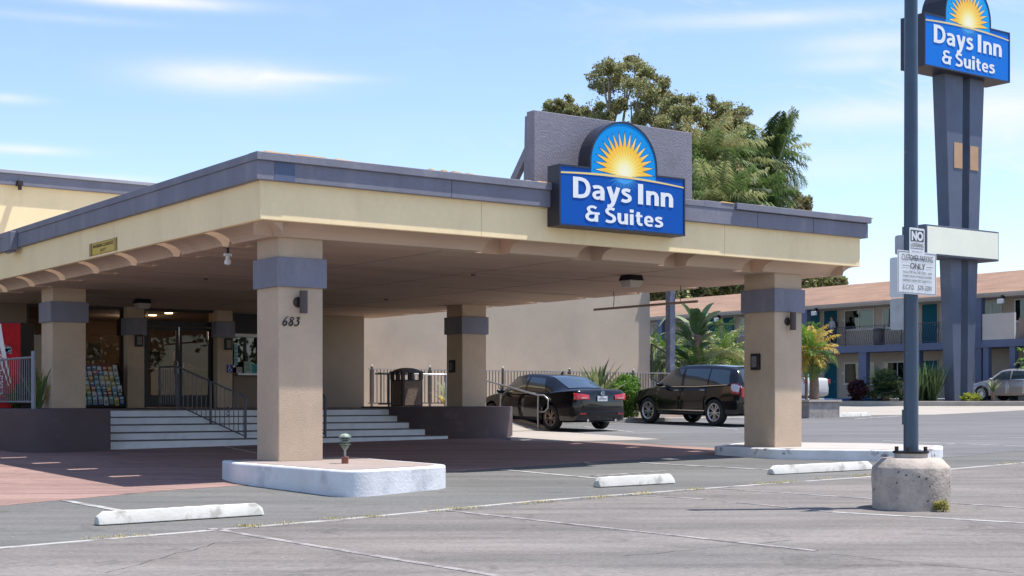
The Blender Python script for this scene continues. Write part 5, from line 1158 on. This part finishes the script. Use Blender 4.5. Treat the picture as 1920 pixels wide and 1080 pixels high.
def m_door(p0, p1, zb, zt__):
    b, a = v_at(p0, UW), v_at(p1, UW)
    f = MB().box(UW - .04, UW, a - .07, b + .07, zb, zt__ + .07).build('door', WFR if False else MW, mo)
    MB().box(UW - .055, UW - .04, a, b, zb + .01, zt__).build('leaf', TEAL, f)
    MB().lathe([(.001, 0), (.03, .01), (.03, .04), (.001, .05)], (UW - .1, a + .1, zb + 1.0), 8).build('handle', STEEL, f)
    MB().box(UW - .03, UW - .005, a - .52, a - .34, zt__ - .62, zt__ - .48).build('number_plate', pm('plate_pale', (.6, .57, .5), .6), f)
cur_m = pm('curtain_fabric', (.42, .43, .40), .9, var=.05); DG = glass('motel_glass', (.30, .42, .42), .05)
def m_win(p0, p1, zb, zt__, curtain=True):
    b, a = v_at(p0, UW), v_at(p1, UW); m_ = (a + b) / 2
    f = MB().box(UW - .05, UW, a, b, zb, zb + .07).box(UW - .05, UW, a, b, zt__ - .07, zt__).box(UW - .05, UW, a, a + .06, zb + .07, zt__ - .07).box(UW - .05, UW, b - .06, b, zb + .07, zt__ - .07).box(UW - .05, UW, m_ - .025, m_ + .025, zb + .07, zt__ - .07).build('window', WFR, mo)
    MB().box(UW - .006, UW - .003, a + .06, b - .06, zb + .07, zt__ - .07).build('reveal', pm('window_dark', (.02, .025, .025), .8, var=0), f)
    if curtain:
        cb = MB(); vs = []; n = 40
        for k in range(n + 1): y_ = m_ + .03 + (b - m_ - .1) * k / n; w_ = .008 * math.sin(k * 1.5); vs += [(UW - .018 + w_, y_, zb + .08), (UW - .018 + w_, y_, zt__ - .08)]
        cb.add(vs, [(2 * k, 2 * k + 1, 2 * k + 3, 2 * k + 2) for k in range(n)]); cb.build('curtain', cur_m, f, fix=False)
    MB().box(UW - .036, UW - .032, a + .06, b - .06, zb + .07, zt__ - .07).build('pane', DG, f)
    MB().box(UW - .09, UW, a - .05, b + .05, zb - .04, zb).build('sill', WFR, f)
zdu, zwu0, zwu1 = EYE + 4.93, EYE + 3.80, EYE + 4.92
for p in ((1516, 1538), (1546.5, 1570.5), (1730, 1758), (1329, 1348), (1357, 1378), (1455, 1475)): m_door(*p, ZF1, zdu)
for p in ((1584, 1640), (1656, 1712), (1841, 1879), (1903, 1945), (1388, 1440), (1275, 1296), (1224, 1250), (1775, 1822)): m_win(*p, zwu0, zwu1)
for p in ((1547, 1570), (1510, 1530), (1730, 1758)): m_door(*p, ZG, EYE + 2.03)
for p in ((1583.5, 1640), (1656, 1712), (1388, 1440), (1903, 1950), (1780, 1830)): m_win(*p, EYE + .85, EYE + 2.04)
# columns
for p0, p1, zb, ze in ((1609.5, 1624, 1.4, ZF0), (1828, 1840, 1.4, ZE - .14), (1500, 1513, 1.4, ZE - .14), (1232, 1241, ZF1, ZE - .14), (1712, 1724, 1.4, ZF0), (1400, 1412, 1.4, ZF0)):
    b, a = v_at(p0, UE + .02), v_at(p1, UE + .02); MB().box(UE + .02, UE + .02 + .3, a, b, zb, ze).build('column', BLU2, mo)
# railings with wavy balusters
RLM = pm('motel_rail', (.10, .09, .11), .6, .2, var=0)
vv = [v_at(p, UE + .06) for p in (1828, 1760, 1690, 1658, 1585, 1514, 1440, 1378, 1320, 1224)]
for i in range(len(vv) - 1):
    a, b = vv[i], vv[i + 1]
    r_ = MB().box(UE + .04, UE + .08, a, b, ZF1 + 1.03, ZF1 + 1.06).box(UE + .045, UE + .075, a, b, ZF1 + .09, ZF1 + .11).box(UE + .04, UE + .08, a - .02, a + .02, ZF1, ZF1 + 1.08).build('railing', RLM, mo)
    mb = MB(); n = int((b - a) / .14)
    for k in range(n):
        y_ = a + (b - a) * (k + .5) / n; mb.tube([(UE + .06 - .10 * math.sin(math.pi * q) * (1 if q < .9 else .5), y_ + .06 * math.sin(2 * math.pi * q), ZF1 + .1 + .94 * q) for q in np.linspace(0, 1, 7)], .010, 4)
    mb.build('balusters', RLM, r_, fix=False)
# projecting landing with solid parapet
b, a = v_at(1842, 48.6), v_at(1902, 48.6)
MB().box(48.6, 48.72, a, b, ZF1 + .0, ZF1 + 1.22).build('parapet', LITW, mo)
MB().box(48.72, UE, b - .12, b, ZF1, ZF1 + 1.22).build('parapet', LITW, mo)
MB().box(48.95, 49.05, 14, a, ZF1 - .1, ZF1 + .98).build('parapet', pm('brown_parapet', (.26, .20, .18), .9), mo)
MB().box(48.6, UE - .03, 14, b, ZF0 - .02, ZF1).build('landing', BLU2, mo)
for q in (b - .3, a): MB().box(48.65, 48.9, q, q + .3, 1.4, ZF0 - .02).build('column', BLU2, mo)
for px in (1533, 1883, 1350): # eave floodlights
    v_ = v_at(px, UE + .1); f = MB().box(UE - .25, UE - .1, v_ - .16, v_ + .16, ZE - .5, ZE - .28).build('floodlight', pm('lamp_white', (.7, .7, .7)), mo, bevel=.02); MB().box(UE - .1, UE + .1, v_ - .05, v_ + .05, ZE - .35, ZE - .1).build('bracket', BLK, f)
v_ = v_at(1692, UE + .4); t = hotel('air_conditioner', 'grey rounded bin standing on the motel balcony behind the railing', 'bin', UE + .5, v_at(1648, UE + .5), ZF1)
t.name = 'balcony_bin'; MB().lathe([(.24, 0), (.28, .05), (.30, .8), (.27, .9), (.001, .93)], n=16).build('body', pm('bin_grey', (.11, .10, .11), .6), t, smooth=True); MB().lathe([(.31, .80), (.31, .84)], n=16).build('rim', BLK, t)

# ------------------------------------------------------------------ cars
def smooth_interp(xs, X, Y):
    X = np.array(X, float); Y = np.array(Y, float); m = np.zeros(len(X))
    d = np.diff(Y) / np.diff(X); m[1:-1] = np.where(d[:-1] * d[1:] > 0, 2 * d[:-1] * d[1:] / (d[:-1] + d[1:] + 1e-9), 0); m[0] = d[0]; m[-1] = d[-1]
    i = np.clip(np.searchsorted(X, xs) - 1, 0, len(X) - 2); h = X[i + 1] - X[i]; t = (xs - X[i]) / h
    return (2 * t**3 - 3 * t**2 + 1) * Y[i] + (t**3 - 2 * t**2 + t) * h * m[i] + (-2 * t**3 + 3 * t**2) * Y[i + 1] + (t**3 - t**2) * h * m[i + 1]
def loft(secs, close=True):
    m = len(secs[0]); mb = MB(); vs = [p for s_ in secs for p in s_]
    fs = [(i * m + j, i * m + (j + 1) % m, (i + 1) * m + (j + 1) % m, (i + 1) * m + j) for i in range(len(secs) - 1) for j in range(m)]
    if close: fs += [tuple(range(m))[::-1], tuple(range((len(secs) - 1) * m, len(secs) * m))]
    mb.add(vs, fs); return mb
def car(name, label, cat, loc, rz, P, paint, wheelm, details='sedan'):
    t = thing(name, label, cat, loc, rz)
    L = P['L']; S = P['body']   # x, zbot, zmid(widest), ztop, w
    X = [s_[0] for s_ in S]; xs = np.concatenate([np.linspace(0, .3, 9)[:-1], np.linspace(.3, L - .3, 44), np.linspace(L - .3, L, 9)[1:]])
    zb, zmid, ztop, w = (smooth_interp(xs, X, [s_[k] for s_ in S]) for k in (1, 2, 3, 4))
    prof = lambda i: [(0, zb[i]), (w[i] * .80, zb[i]), (w[i] * .95, zb[i] + .03), (w[i] * .985, zb[i] + .10), (w[i] * .985, zb[i] * .45 + zmid[i] * .55 - .06), (w[i], zmid[i] - .03), (w[i] * .995, zmid[i] + .03), (w[i] * .965, (zmid[i] + ztop[i]) / 2), (w[i] * .93, ztop[i] - .035), (w[i] * .885, ztop[i] - .008), (w[i] * .8, ztop[i] + .005), (w[i] * .45, ztop[i] + .02), (0, ztop[i] + .025)]
    def sym(i, x_):
        p = prof(i); return [(x_, y_, z_) for y_, z_ in p] + [(x_, -y_, z_) for y_, z_ in p[-2:0:-1]]
    mb = loft([sym(i, xs[i]) for i in range(len(xs))])
    body = mb.build('body', paint, t, smooth=True)
    # wheel arches cut out of the body
    cut = MB()
    for wx in P['wheels']:
        for sg_ in (-1, 1): cut.cyl((wx, sg_ * (P['W'] / 2 - .27), P['wr'] + .0), (wx, sg_ * (P['W'] / 2 + .2), P['wr'] + .0), P['wr'] + .06, n=32)
    co = cut.build('cutter', paint); co.matrix_world = Matrix(); bool_ = body.modifiers.new('b', 'BOOLEAN'); bool_.object = co; bool_.operation = 'DIFFERENCE'; bool_.solver = 'EXACT'
    body.parent = None; dg = bpy.context.evaluated_depsgraph_get(); dg.update(); me = bpy.data.meshes.new_from_object(body.evaluated_get(dg)); body.modifiers.clear(); body.data = me; body.parent = t
    bpy.data.objects.remove(co)
    me.polygons.foreach_set('use_smooth', [True] * len(me.polygons)); me.set_sharp_from_angle(angle=R(35))
    # cabin
    Cc = P['cabin']; cx = [c[0] for c in Cc]; xc = np.linspace(cx[0], cx[-1], 60)
    zr, wr_, wb = (smooth_interp(xc, cx, [c[k] for c in Cc]) for k in (1, 2, 3)); zbl = smooth_interp(xc, X, [s_[3] for s_ in S]) - .02
    def cabp(i, s_): # side point, s_ 0..1
        return (wb[i] + (wr_[i] - wb[i]) * s_ + .03 * math.sin(math.pi * s_) * min(1, (zr[i] - zbl[i]) * 3), zbl[i] + (zr[i] - .03 - zbl[i]) * s_)
    secs = []
    for i in range(60):
        p = [cabp(i, s_) for s_ in (0, .25, .5, .75, 1)] + [(wr_[i] * .93, zr[i] - .006), (wr_[i] * .75, zr[i] + .006), (wr_[i] * .4, zr[i] + .018), (0, zr[i] + .022)]
        secs.append([(xc[i], y_, z_) for y_, z_ in p] + [(xc[i], -y_, z_) for y_, z_ in p[-2::-1]])
    loft(secs, True).build('cabin', paint, t, smooth=True)
    CG = pm('car_glass', (.02, .032, .036), .02, var=0, spec=1.0, coat=1.0)
    ci = lambda x_: min(59, max(0, (x_ - cx[0]) / (cx[-1] - cx[0]) * 59))
    def cs(x_, s_):
        q = ci(x_); i = min(58, int(q)); f = q - i; a, b = cabp(i, s_), cabp(i + 1, s_); return (a[0] + (b[0] - a[0]) * f, a[1] + (b[1] - a[1]) * f)
    for wa, wb_, la, lb in P['side_windows']:      # x0,x1 and slanted ends
        for sg_ in (-1, 1):
            vs = []; nx = 12; ns = 5
            for i in range(nx + 1):
                for j in range(ns + 1):
                    s_ = .10 + .78 * j / ns; x_ = (wa + la * s_) + ((wb_ + lb * s_) - (wa + la * s_)) * i / nx; y_, z_ = cs(x_, s_)
                    vs.append((x_, sg_ * (y_ + .006), z_))
            MB().add(vs, [(i * (ns + 1) + j, (i + 1) * (ns + 1) + j, (i + 1) * (ns + 1) + j + 1, i * (ns + 1) + j + 1) for i in range(nx) for j in range(ns)]).build('window', CG, t, smooth='all')
    for nm, (wa, wb_) in (('rear_window', P['rear']), ('windscreen', P['front'])):
        vs = []; nx = 12; ny = 10
        for i in range(nx + 1):
            x_ = wa + (wb_ - wa) * i / nx; q = ci(x_); k = min(58, int(q)); f = q - k; z_ = zr[k] + (zr[k + 1] - zr[k]) * f; ww = wr_[k] + (wr_[k + 1] - wr_[k]) * f
            for j in range(ny + 1):
                s_ = -1 + 2 * j / ny; vs.append((x_, s_ * ww * .92, z_ + .008 + .022 * (1 - s_ * s_) + .005))
        MB().add(vs, [(i * (ny + 1) + j, (i + 1) * (ny + 1) + j, (i + 1) * (ny + 1) + j + 1, i * (ny + 1) + j + 1) for i in range(nx) for j in range(ny)]).build(nm, CG, t, smooth='all')
    def bs(x_, f_):   # body side point: f_ 0..1 from sill to shoulder
        i = int(np.clip(np.searchsorted(xs, x_), 0, len(xs) - 1)); p = prof(i)[2:10]; q = f_ * (len(p) - 1); k = min(len(p) - 2, int(q)); g = q - k; return p[k][0] + (p[k + 1][0] - p[k][0]) * g, p[k][1] + (p[k + 1][1] - p[k][1]) * g
    for da, db in P['doors']:
        for sg_ in (-1, 1):
            vs = []; 
            for i in range(9):
                x_ = da + (db - da) * i / 8
                for j in range(9): y_, z_ = bs(x_, .12 + .86 * j / 8); vs.append((x_, sg_ * (y_ + .007), z_))
            d_ = MB().add(vs, [(i * 9 + j, (i + 1) * 9 + j, (i + 1) * 9 + j + 1, i * 9 + j + 1) for i in range(8) for j in range(8)]).build('door', paint, t, smooth='all')
            so_ = d_.modifiers.new('s', 'SOLIDIFY'); so_.thickness = .006; so_.offset = -1
            y_, z_ = bs(da + .16, .80); MB().box(da + .08, da + .27, sg_ * (y_ + .02) - .012, sg_ * (y_ + .02) + .012, z_ - .012, z_ + .014).build('handle', CHROME if P.get('chrome') else paint, d_, bevel=.005)
    if P.get('trim'):
        for sg_ in (-1, 1):
            vs = []; n = 30; a, b = P['trim']
            for i in range(n + 1): x_ = a + (b - a) * i / n; y_, z_ = cs(x_, .05); vs += [(x_, sg_ * (y_ + .012), z_ - .01), (x_, sg_ * (y_ + .010), z_ + .012)]
            MB().add(vs, [(2 * i, 2 * i + 1, 2 * i + 3, 2 * i + 2) for i in range(n)]).build('window_trim', CHROME, t)
    # wheels
    TY = pm('tyre_rubber', (.018, .018, .019), .85, var=.1); wr = P['wr']; rr_ = P['rim']
    for wx in P['wheels']:
        for sg_ in (-1, 1):
            w_ = thing('wheel', None, None); w_.parent = t; w_.location = (wx, sg_ * (P['W'] / 2 - .115), wr)
            w_.rotation_euler = (0, 0, 0 if sg_ < 0 else math.pi)
            MB().lathe([(rr_, -.10), (wr - .03, -.108), (wr - .005, -.085), (wr, -.05), (wr, .05), (wr - .005, .085), (wr - .03, .108), (rr_, .10)], n=36, axis='y', caps=False).build('tyre', TY, w_, smooth=True)
            rm = MB(); rm.lathe([(rr_ - .028, -.085), (rr_ - .012, -.107), (rr_ + .006, -.104), (rr_ + .004, .09)], n=36, axis='y', caps=False); rm.lathe([(.001, -.088), (.05, -.088), (.06, -.075), (.06, -.05)], n=16, axis='y')
            ns = P.get('spokes', 10)
            for k in range(ns):
                a = 2 * math.pi * k / ns + (.12 if k % 2 else -.05) * (P.get('pair', 0)); r_ = np.array([math.cos(a), math.sin(a)]); q = np.array([-r_[1], r_[0]]); w0, w1 = P.get('sw', (.018, .026))
                pts = [(r_ * .045 + q * w0), (r_ * (rr_ - .015) + q * w1), (r_ * (rr_ - .015) - q * w1), (r_ * .045 - q * w0)]
                rm.add([(p_[0], -.082 - (.012 if i_ in (1, 2) else 0), p_[1]) for i_, p_ in enumerate(pts)] + [(p_[0], -.05, p_[1]) for p_ in pts], [(0, 1, 2, 3), (0, 4, 5, 1), (2, 6, 7, 3), (1, 5, 6, 2)])
            rm.build('rim', wheelm, w_, smooth=True)
            MB().lathe([(.001, -.03), (rr_, -.03)], n=24, axis='y').build('brake_disc', pm('brake_dark', (.03, .03, .03), .6, .5, var=0), w_)
    for sg_ in (-1, 1):
        mx, my, mz = P['mirror']; mr = MB(); mr.lathe([(.001, -.13), (.06, -.11), (.09, 0), (.06, .1), (.001, .12)], (0, 0, 0), 12, 'y'); mr.v = [(mx + x_ * .8, sg_ * (my + .1) + y_, mz + z_ * .75) for x_, y_, z_ in mr.v]; mr.build('mirror', paint, t, smooth=True)
    return t, bs
BP = pm('black_car_paint', (.006, .006, .008), .15, 0, var=0, coat=.45, spec=.35)
SILV = pm('silver_car_paint', (.36, .335, .32), .25, .35, var=0, coat=.8)
WHP = pm('white_car_paint', (.68, .69, .70), .3, var=0, coat=.8)
RED = pm('tail_lamp_red', (.45, .012, .02), .12, var=.2, vscale=12, coat=1); LREF = pm('lamp_clear', (.6, .55, .55), .15, .3, var=.5, vscale=25, coat=1)
sed = dict(L=4.63, W=1.80, wr=.325, rim=.225, wheels=(1.02, 3.70), spokes=10, pair=1, sw=(.010, .016),
    body=[(0, .34, .62, .90, .70), (.05, .26, .62, 1.02, .80), (.18, .22, .62, 1.05, .86), (.75, .20, .62, 1.02, .895), (1.5, .20, .62, .955, .90), (2.6, .20, .60, .93, .90), (3.3, .20, .60, .945, .90), (3.6, .20, .60, .92, .895), (4.15, .20, .58, .80, .865), (4.45, .22, .52, .70, .79), (4.58, .28, .48, .60, .70), (4.63, .36, .46, .54, .62)],
    cabin=[(.55, 1.03, .62, .74), (.95, 1.20, .60, .80), (1.35, 1.36, .58, .83), (1.75, 1.435, .575, .845), (2.3, 1.455, .585, .85), (2.75, 1.41, .585, .85), (3.1, 1.24, .62, .84), (3.45, .97, .70, .80)],
    side_windows=[(1.28, 2.12, .30, .06), (2.20, 3.28, .06, -.55)], rear=(.64, 1.42), front=(2.85, 3.38), doors=[(1.42, 2.28), (2.31, 3.30)], mirror=(3.12, .88, .98), trim=(1.2, 3.2))
sx0, sy0 = UV(14.15, 11.55 - .0)
hd_ = math.atan2(CU, -SU)           # heading along +v
def place(front_px, rear_px, y_rear_px, wb): pass
t, bs = car('sedan_car', 'glossy black sedan parked nose away beside the ramp, its red tail lamps facing us', 'car', (0, 0, 0), hd_, sed, BP, pm('bronze_rim', (.22, .17, .16), .3, .8, var=0))
dR = 37.3; xr = (1036 - 960) / 2700 * dR; fwd = Vector((-SU, CU)); lft = Vector((-CU, -SU))
pos = Vector((xr, dR)) - fwd * 1.02 - lft * .80; t.location = (pos.x, pos.y, gz(dR + 1)); t.rotation_euler = (math.atan2(0, 1), -math.atan(.02 * fwd.y), hd_)
SED = t
for sg_ in (-1, 1):
    mb = MB(); vs = [];
    for j in range(9):
        y_ = .42 + .44 * j / 8; x_ = -.018 + max(0, (y_ - .66)) ** 1.6 * 1.1; w_ = .062 + .03 * j / 8
        zc2 = .865 + .02 * j / 8; vs += [(x_, sg_ * y_, zc2 - w_), (x_ - .006, sg_ * y_, zc2), (x_ + .02, sg_ * y_, zc2 + w_ * .9)]
    mb.add(vs, [f for j in range(8) for f in ((3 * j, 3 * j + 1, 3 * j + 4, 3 * j + 3), (3 * j + 1, 3 * j + 2, 3 * j + 5, 3 * j + 4))])
    k_ = 24; vs = []
    for j in range(5):
        x_ = .02 + .20 * j / 4; y_, z_ = bs(x_ + .06, .86); vs += [(x_ + .06, sg_ * (y_ + .012), .80 + .02 * j), (x_ + .06, sg_ * (y_ + .006), .955 - .008 * j)]
    mb.add(vs, [(2 * j, 2 * j + 1, 2 * j + 3, 2 * j + 2) for j in range(4)])
    lt = mb.build('tail_lamp', RED, t, smooth='all')
    MB().box(-.03, -.012, sg_ * .6 - .09, sg_ * .6 + .09, .83, .85).build('reverse_lamp', LREF, lt)
    MB().box(-.022, .01, sg_ * .62 - .10, sg_ * .62 + .10, .42, .46).build('reflector', RED, t)
MB().box(-.05, .02, -.62, .62, .60, .64).box(-.04, .01, -.75, .75, .47, .50).build('bumper_crease', BP, t, bevel=.015)
pl_ = MB().box(-.035, -.018, -.16, .16, .76, .89).build('licence_plate', pm('plate_white', (.62, .64, .66), .5, var=0), t, bevel=.004); MB().box(-.037, -.0345, -.12, .12, .80, .845).build('plate_band', pm('plate_grey', (.25, .28, .34), .5, var=.5, vscale=60), pl_)
em = MB(); em.tube([(-.045, .055 * math.cos(a), .965 + .055 * math.sin(a)) for a in np.linspace(0, 2 * math.pi, 17)], .006, 5)
em.tube([(-.045, .035, 1.005), (-.045, 0, .965), (-.045, -.035, 1.005)], .005, 5); em.tube([(-.045, .045, .985), (-.045, .02, .915), (-.045, 0, .96), (-.045, -.02, .915), (-.045, -.045, .985)], .005, 5); em.build('round_emblem', CHROME, t)
fn = MB(); fn.prismy([(1.62, 1.45), (1.75, 1.46), (1.63, 1.53)], -.012, .012); fn.build('roof_aerial', BP, t)
for sg_ in (-.35, .35): MB().cyl((-.02, sg_ * 1.3, .27), (.2, sg_ * 1.3, .27), .035).build('exhaust', CHROME, t)
suv = dict(L=4.72, W=1.92, wr=.375, rim=.25, wheels=(.98, 3.80), spokes=10, pair=1, sw=(.014, .020), chrome=1,
    body=[(0, .42, .70, .98, .78), (.06, .34, .70, 1.10, .88), (.2, .30, .72, 1.16, .93), (.9, .27, .72, 1.13, .96), (2.0, .26, .70, 1.08, .96), (3.2, .26, .68, 1.08, .96), (3.7, .26, .68, 1.07, .955), (4.2, .27, .66, 1.00, .93), (4.5, .30, .62, .93, .86), (4.66, .36, .58, .82, .76), (4.72, .42, .55, .72, .68)],
    cabin=[(.10, 1.14, .70, .84), (.22, 1.38, .68, .86), (.42, 1.60, .66, .88), (.9, 1.675, .665, .90), (1.8, 1.715, .68, .905), (2.5, 1.70, .68, .905), (2.95, 1.60, .68, .90), (3.35, 1.36, .70, .89), (3.75, 1.10, .76, .86)],
    side_windows=[(.42, 1.25, .16, .04), (1.31, 2.28, .02, .06), (2.38, 3.52, .06, -.62)], rear=(.13, .36), front=(3.02, 3.68), doors=[(1.30, 2.36), (2.39, 3.45)], mirror=(3.15, .96, 1.14), trim=(.5, 3.4))
t, bs = car('crossover_car', 'black crossover with bright alloy wheels parked behind the right front column', 'car', (0, 0, 0), hd_, suv, BP, pm('alloy_rim', (.60, .61, .63), .28, .85, var=0))
dR = 40.6; xr = (1342 - 960) / 2700 * dR; hs = hd_ + R(0); fw2 = Vector((math.cos(hs), math.sin(hs))); lf2 = Vector((-fw2.y, fw2.x))
pos = Vector((xr, dR)) - fw2 * .98 - lf2 * .86; t.location = (pos.x, pos.y, gz(dR + .8) - .01); t.rotation_euler = (0, -math.atan(.02 * fw2.y), hs)
for sg_ in (-1, 1):
    mb = MB(); vs = []
    for x_, f0, f1 in ((.04, .68, .98), (.12, .66, .98), (.26, .68, .97), (.36, .74, .93)):
        y_, z_ = bs(x_, f0); y2, z2 = bs(x_, f1); vs += [(x_, sg_ * (y_ + .02), z_ + .03), (x_, sg_ * (y2 + .03), z2 + .05)]
    mb.add(vs, [(2 * j, 2 * j + 1, 2 * j + 3, 2 * j + 2) for j in range(3)]); lt = mb.build('tail_lamp', RED, t, smooth='all')
    vs = []
    for x_, f0, f1 in ((.05, .71, .95), (.13, .70, .95), (.25, .71, .94), (.32, .76, .90)):
        y_, z_ = bs(x_, f0); y2, z2 = bs(x_, f1); vs += [(x_, sg_ * (y_ + .030), z_ + .045), (x_, sg_ * (y2 + .042), z2 + .03)]
    MB().add(vs, [(2 * j, 2 * j + 1, 2 * j + 3, 2 * j + 2) for j in range(3)]).build('lens', LREF, lt, smooth='all')
    MB().box(-.03, .03, sg_ * .72 - .12, sg_ * .72 + .12, .80, 1.08).build('tail_lamp', RED, t, bevel=.02)
    MB().box(1.35, 3.4, sg_ * .955 - .02, sg_ * .955 + .02, .40, .425).build('sill_trim', CHROME, t)
MB().box(-.05, .0, -.8, .8, .46, .60).build('bumper_pad', pm('grey_plastic', (.06, .06, .065), .6), t, bevel=.02)
sil = dict(sed); sil['spokes'] = 12; sil['pair'] = 0; sil['sw'] = (.012, .018)
t, bs = car('hatchback_car', 'silver-beige car at the right edge beyond the kerb', 'car', (0, 0, 0), hd_, sil, SILV, pm('alloy_rim', (.6, .6, .6)))
dF = 66.6; xf = (1842 - 960) / 2700 * dF; pos = Vector((xf, dF)) - fwd * 3.70 - lft * .80; t.location = (pos.x, pos.y, 1.525); t.rotation_euler = (0, 0, hd_)
for sg_ in (-1, 1): MB().box(4.45, 4.56, sg_ * .62 - .13, sg_ * .62 + .13, .60, .70).build('headlight', LREF, t, bevel=.03)
t, bs = car('hatchback_car', 'white car showing only its tail and red lamp right of the column', 'car', (0, 0, 0), hd_, sil, WHP, pm('alloy_rim', (.6, .6, .6)))
pos = Vector(((1533 - 960) / 2700 * 66.8, 66.8)); t.location = (pos.x, pos.y, 1.525); t.rotation_euler = (0, 0, hd_)
for sg_ in (-1, 1):
    y_, z_ = bs(.12, .85); MB().box(-.01, .16, sg_ * y_ - .06, sg_ * y_ + .02, .80, 1.0).build('tail_lamp', RED, t, bevel=.02)

# ------------------------------------------------------------------ people
def person(label, loc, rz, shirt, trousers, skin, hair, pose='stand', s_=1.0):
    t = thing('person', label, 'person', loc, rz)
    J = {'pelvis': ((0, 0, .95), (.15, .11)), 'waist': ((0, 0, 1.08), (.14, .10)), 'chest': ((0, .01, 1.28), (.17, .115)), 'shoulders': ((0, 0, 1.42), (.13, .09)), 'neck': ((0, -.005, 1.50), (.055, .055)), 'skull': ((0, -.02, 1.60), (.082, .095)), 'crown': ((0, -.01, 1.68), (.07, .085))}
    E = [('pelvis', 'waist'), ('waist', 'chest'), ('chest', 'shoulders'), ('shoulders', 'neck'), ('neck', 'skull'), ('skull', 'crown')]
    for sg_, q in ((-1, 'r'), (1, 'l')):
        st_ = .10 * sg_
        J['hip' + q] = ((.09 * sg_, 0, .90), (.10, .10)); J['knee' + q] = ((.10 * sg_, -.03 - st_ * .4, .50), (.065, .07)); J['ankle' + q] = ((.10 * sg_, .03 - st_ * .8, .09), (.042, .045)); J['toe' + q] = ((.12 * sg_, -.13 - st_ * .8, .035), (.04, .03))
        J['sh' + q] = ((.18 * sg_, 0, 1.40), (.065, .06)); ex = (.26, .0, 1.13) if pose == 'stand' else (.25, -.03, 1.14)
        J['elbow' + q] = ((ex[0] * sg_, ex[1], ex[2]), (.045, .045)); wr = (.20, -.22, 1.02) if pose == 'stand' else (.18, -.26, 1.06)
        J['wrist' + q] = ((wr[0] * sg_, wr[1], wr[2]), (.028, .032)); J['palm' + q] = ((wr[0] * sg_ * .92, wr[1] - .07, wr[2] - .01), (.022, .036))
        E += [('pelvis', 'hip' + q), ('hip' + q, 'knee' + q), ('knee' + q, 'ankle' + q), ('ankle' + q, 'toe' + q), ('shoulders', 'sh' + q), ('sh' + q, 'elbow' + q), ('elbow' + q, 'wrist' + q), ('wrist' + q, 'palm' + q)]
        for k in range(5):
            o_ = (k - 2) * .017; J[f'f{k}{q}'] = (((wr[0] * .92) * sg_ + (o_ if k else -.03 * sg_), wr[1] - .13 + abs(k - 2) * .008, wr[2] - .03 - .01 * k), (.009, .009)); E.append(('palm' + q, f'f{k}{q}'))
    names = list(J); me = bpy.data.meshes.new('body'); me.from_pydata([J[n_][0] for n_ in names], [(names.index(a), names.index(b)) for a, b in E], [])
    o = bpy.data.objects.new('body', me); COL.objects.link(o); sk = o.modifiers.new('skin', 'SKIN'); sk.use_smooth_shade = True
    sv = me.skin_vertices[0].data
    for i, n_ in enumerate(names): sv[i].radius = J[n_][1]; sv[i].use_root = (i == 0)
    sb_ = o.modifiers.new('sub', 'SUBSURF'); sb_.levels = 1; sb_.render_levels = 1
    dg = bpy.context.evaluated_depsgraph_get(); dg.update(); nm = bpy.data.meshes.new_from_object(o.evaluated_get(dg)); o.modifiers.clear(); o.data = nm
    nm.materials.clear()
    for m in (skin, shirt, trousers, BLK): nm.materials.append(m)
    for p in nm.polygons:
        c = p.center; p.material_index = 3 if c.z < .07 else 2 if c.z < .98 and abs(c.x) < .2 and c.y > -.2 else 0 if c.z > 1.47 or (c.y < -.12 and c.z > .8) else 1
        p.use_smooth = True
    o.parent = t
    h = MB(); h.lathe([(.001, .09), (.05, .08), (.085, .04), (.095, -.02), (.088, -.07)], (0, .012, 1.66), 14); h.v = [(x_, y_ if y_ > -.06 else y_ * .9 - .0, z_ if y_ > -.04 else max(z_, 1.665)) for x_, y_, z_ in h.v]; h.build('hair', hair, t, smooth='all')
    f = MB()
    for sg_ in (-1, 1): f.lathe([(.001, -.006), (.010, 0), (.001, .004)], (.032 * sg_, -.108, 1.615), 8)
    f.build('eyes', BLK, t)
    ns_ = MB(); ns_.add([(0, -.13, 1.585), (-.014, -.108, 1.58), (.014, -.108, 1.58), (0, -.108, 1.615)], [(0, 1, 3), (0, 3, 2), (0, 2, 1)]); ns_.build('nose', skin, t)
    MB().box(-.022, .022, -.111, -.105, 1.553, 1.560).build('mouth', pm('lips', (.30, .10, .09), .6, var=0), t)
    return t
SK = pm('skin_tone', (.45, .26, .19), .6, var=.05); HR = pm('hair_brown', (.06, .035, .025), .7, var=.1)
v_ = v_at(1560, 50.7); x, y = UV(50.7, v_)
tp = person('person in pale shirt and dark trousers standing on the motel balcony by a teal door', (x, y, ZF1), TH - R(90) - R(10), pm('shirt_pale_check', (.42, .42, .47), .8, var=.5, vscale=25), pm('navy_trousers', (.012, .018, .035), .8, var=.1), SK, HR)
mb = MB(); mb.box(-.19, .19, .12, .28, 1.05, 1.42); mb.build('backpack', pm('bag_black', (.015, .015, .02), .8), tp, bevel=.05)
x, y = UV(5.62, 17.1)
person('person in pink shirt standing just inside the glass lobby door', (x, y, zP), TH + R(30), pm('shirt_pink', (.35, .16, .17), .8, var=.1), pm('dark_trousers', (.04, .03, .04), .8, var=.1), SK, HR, 'hold')
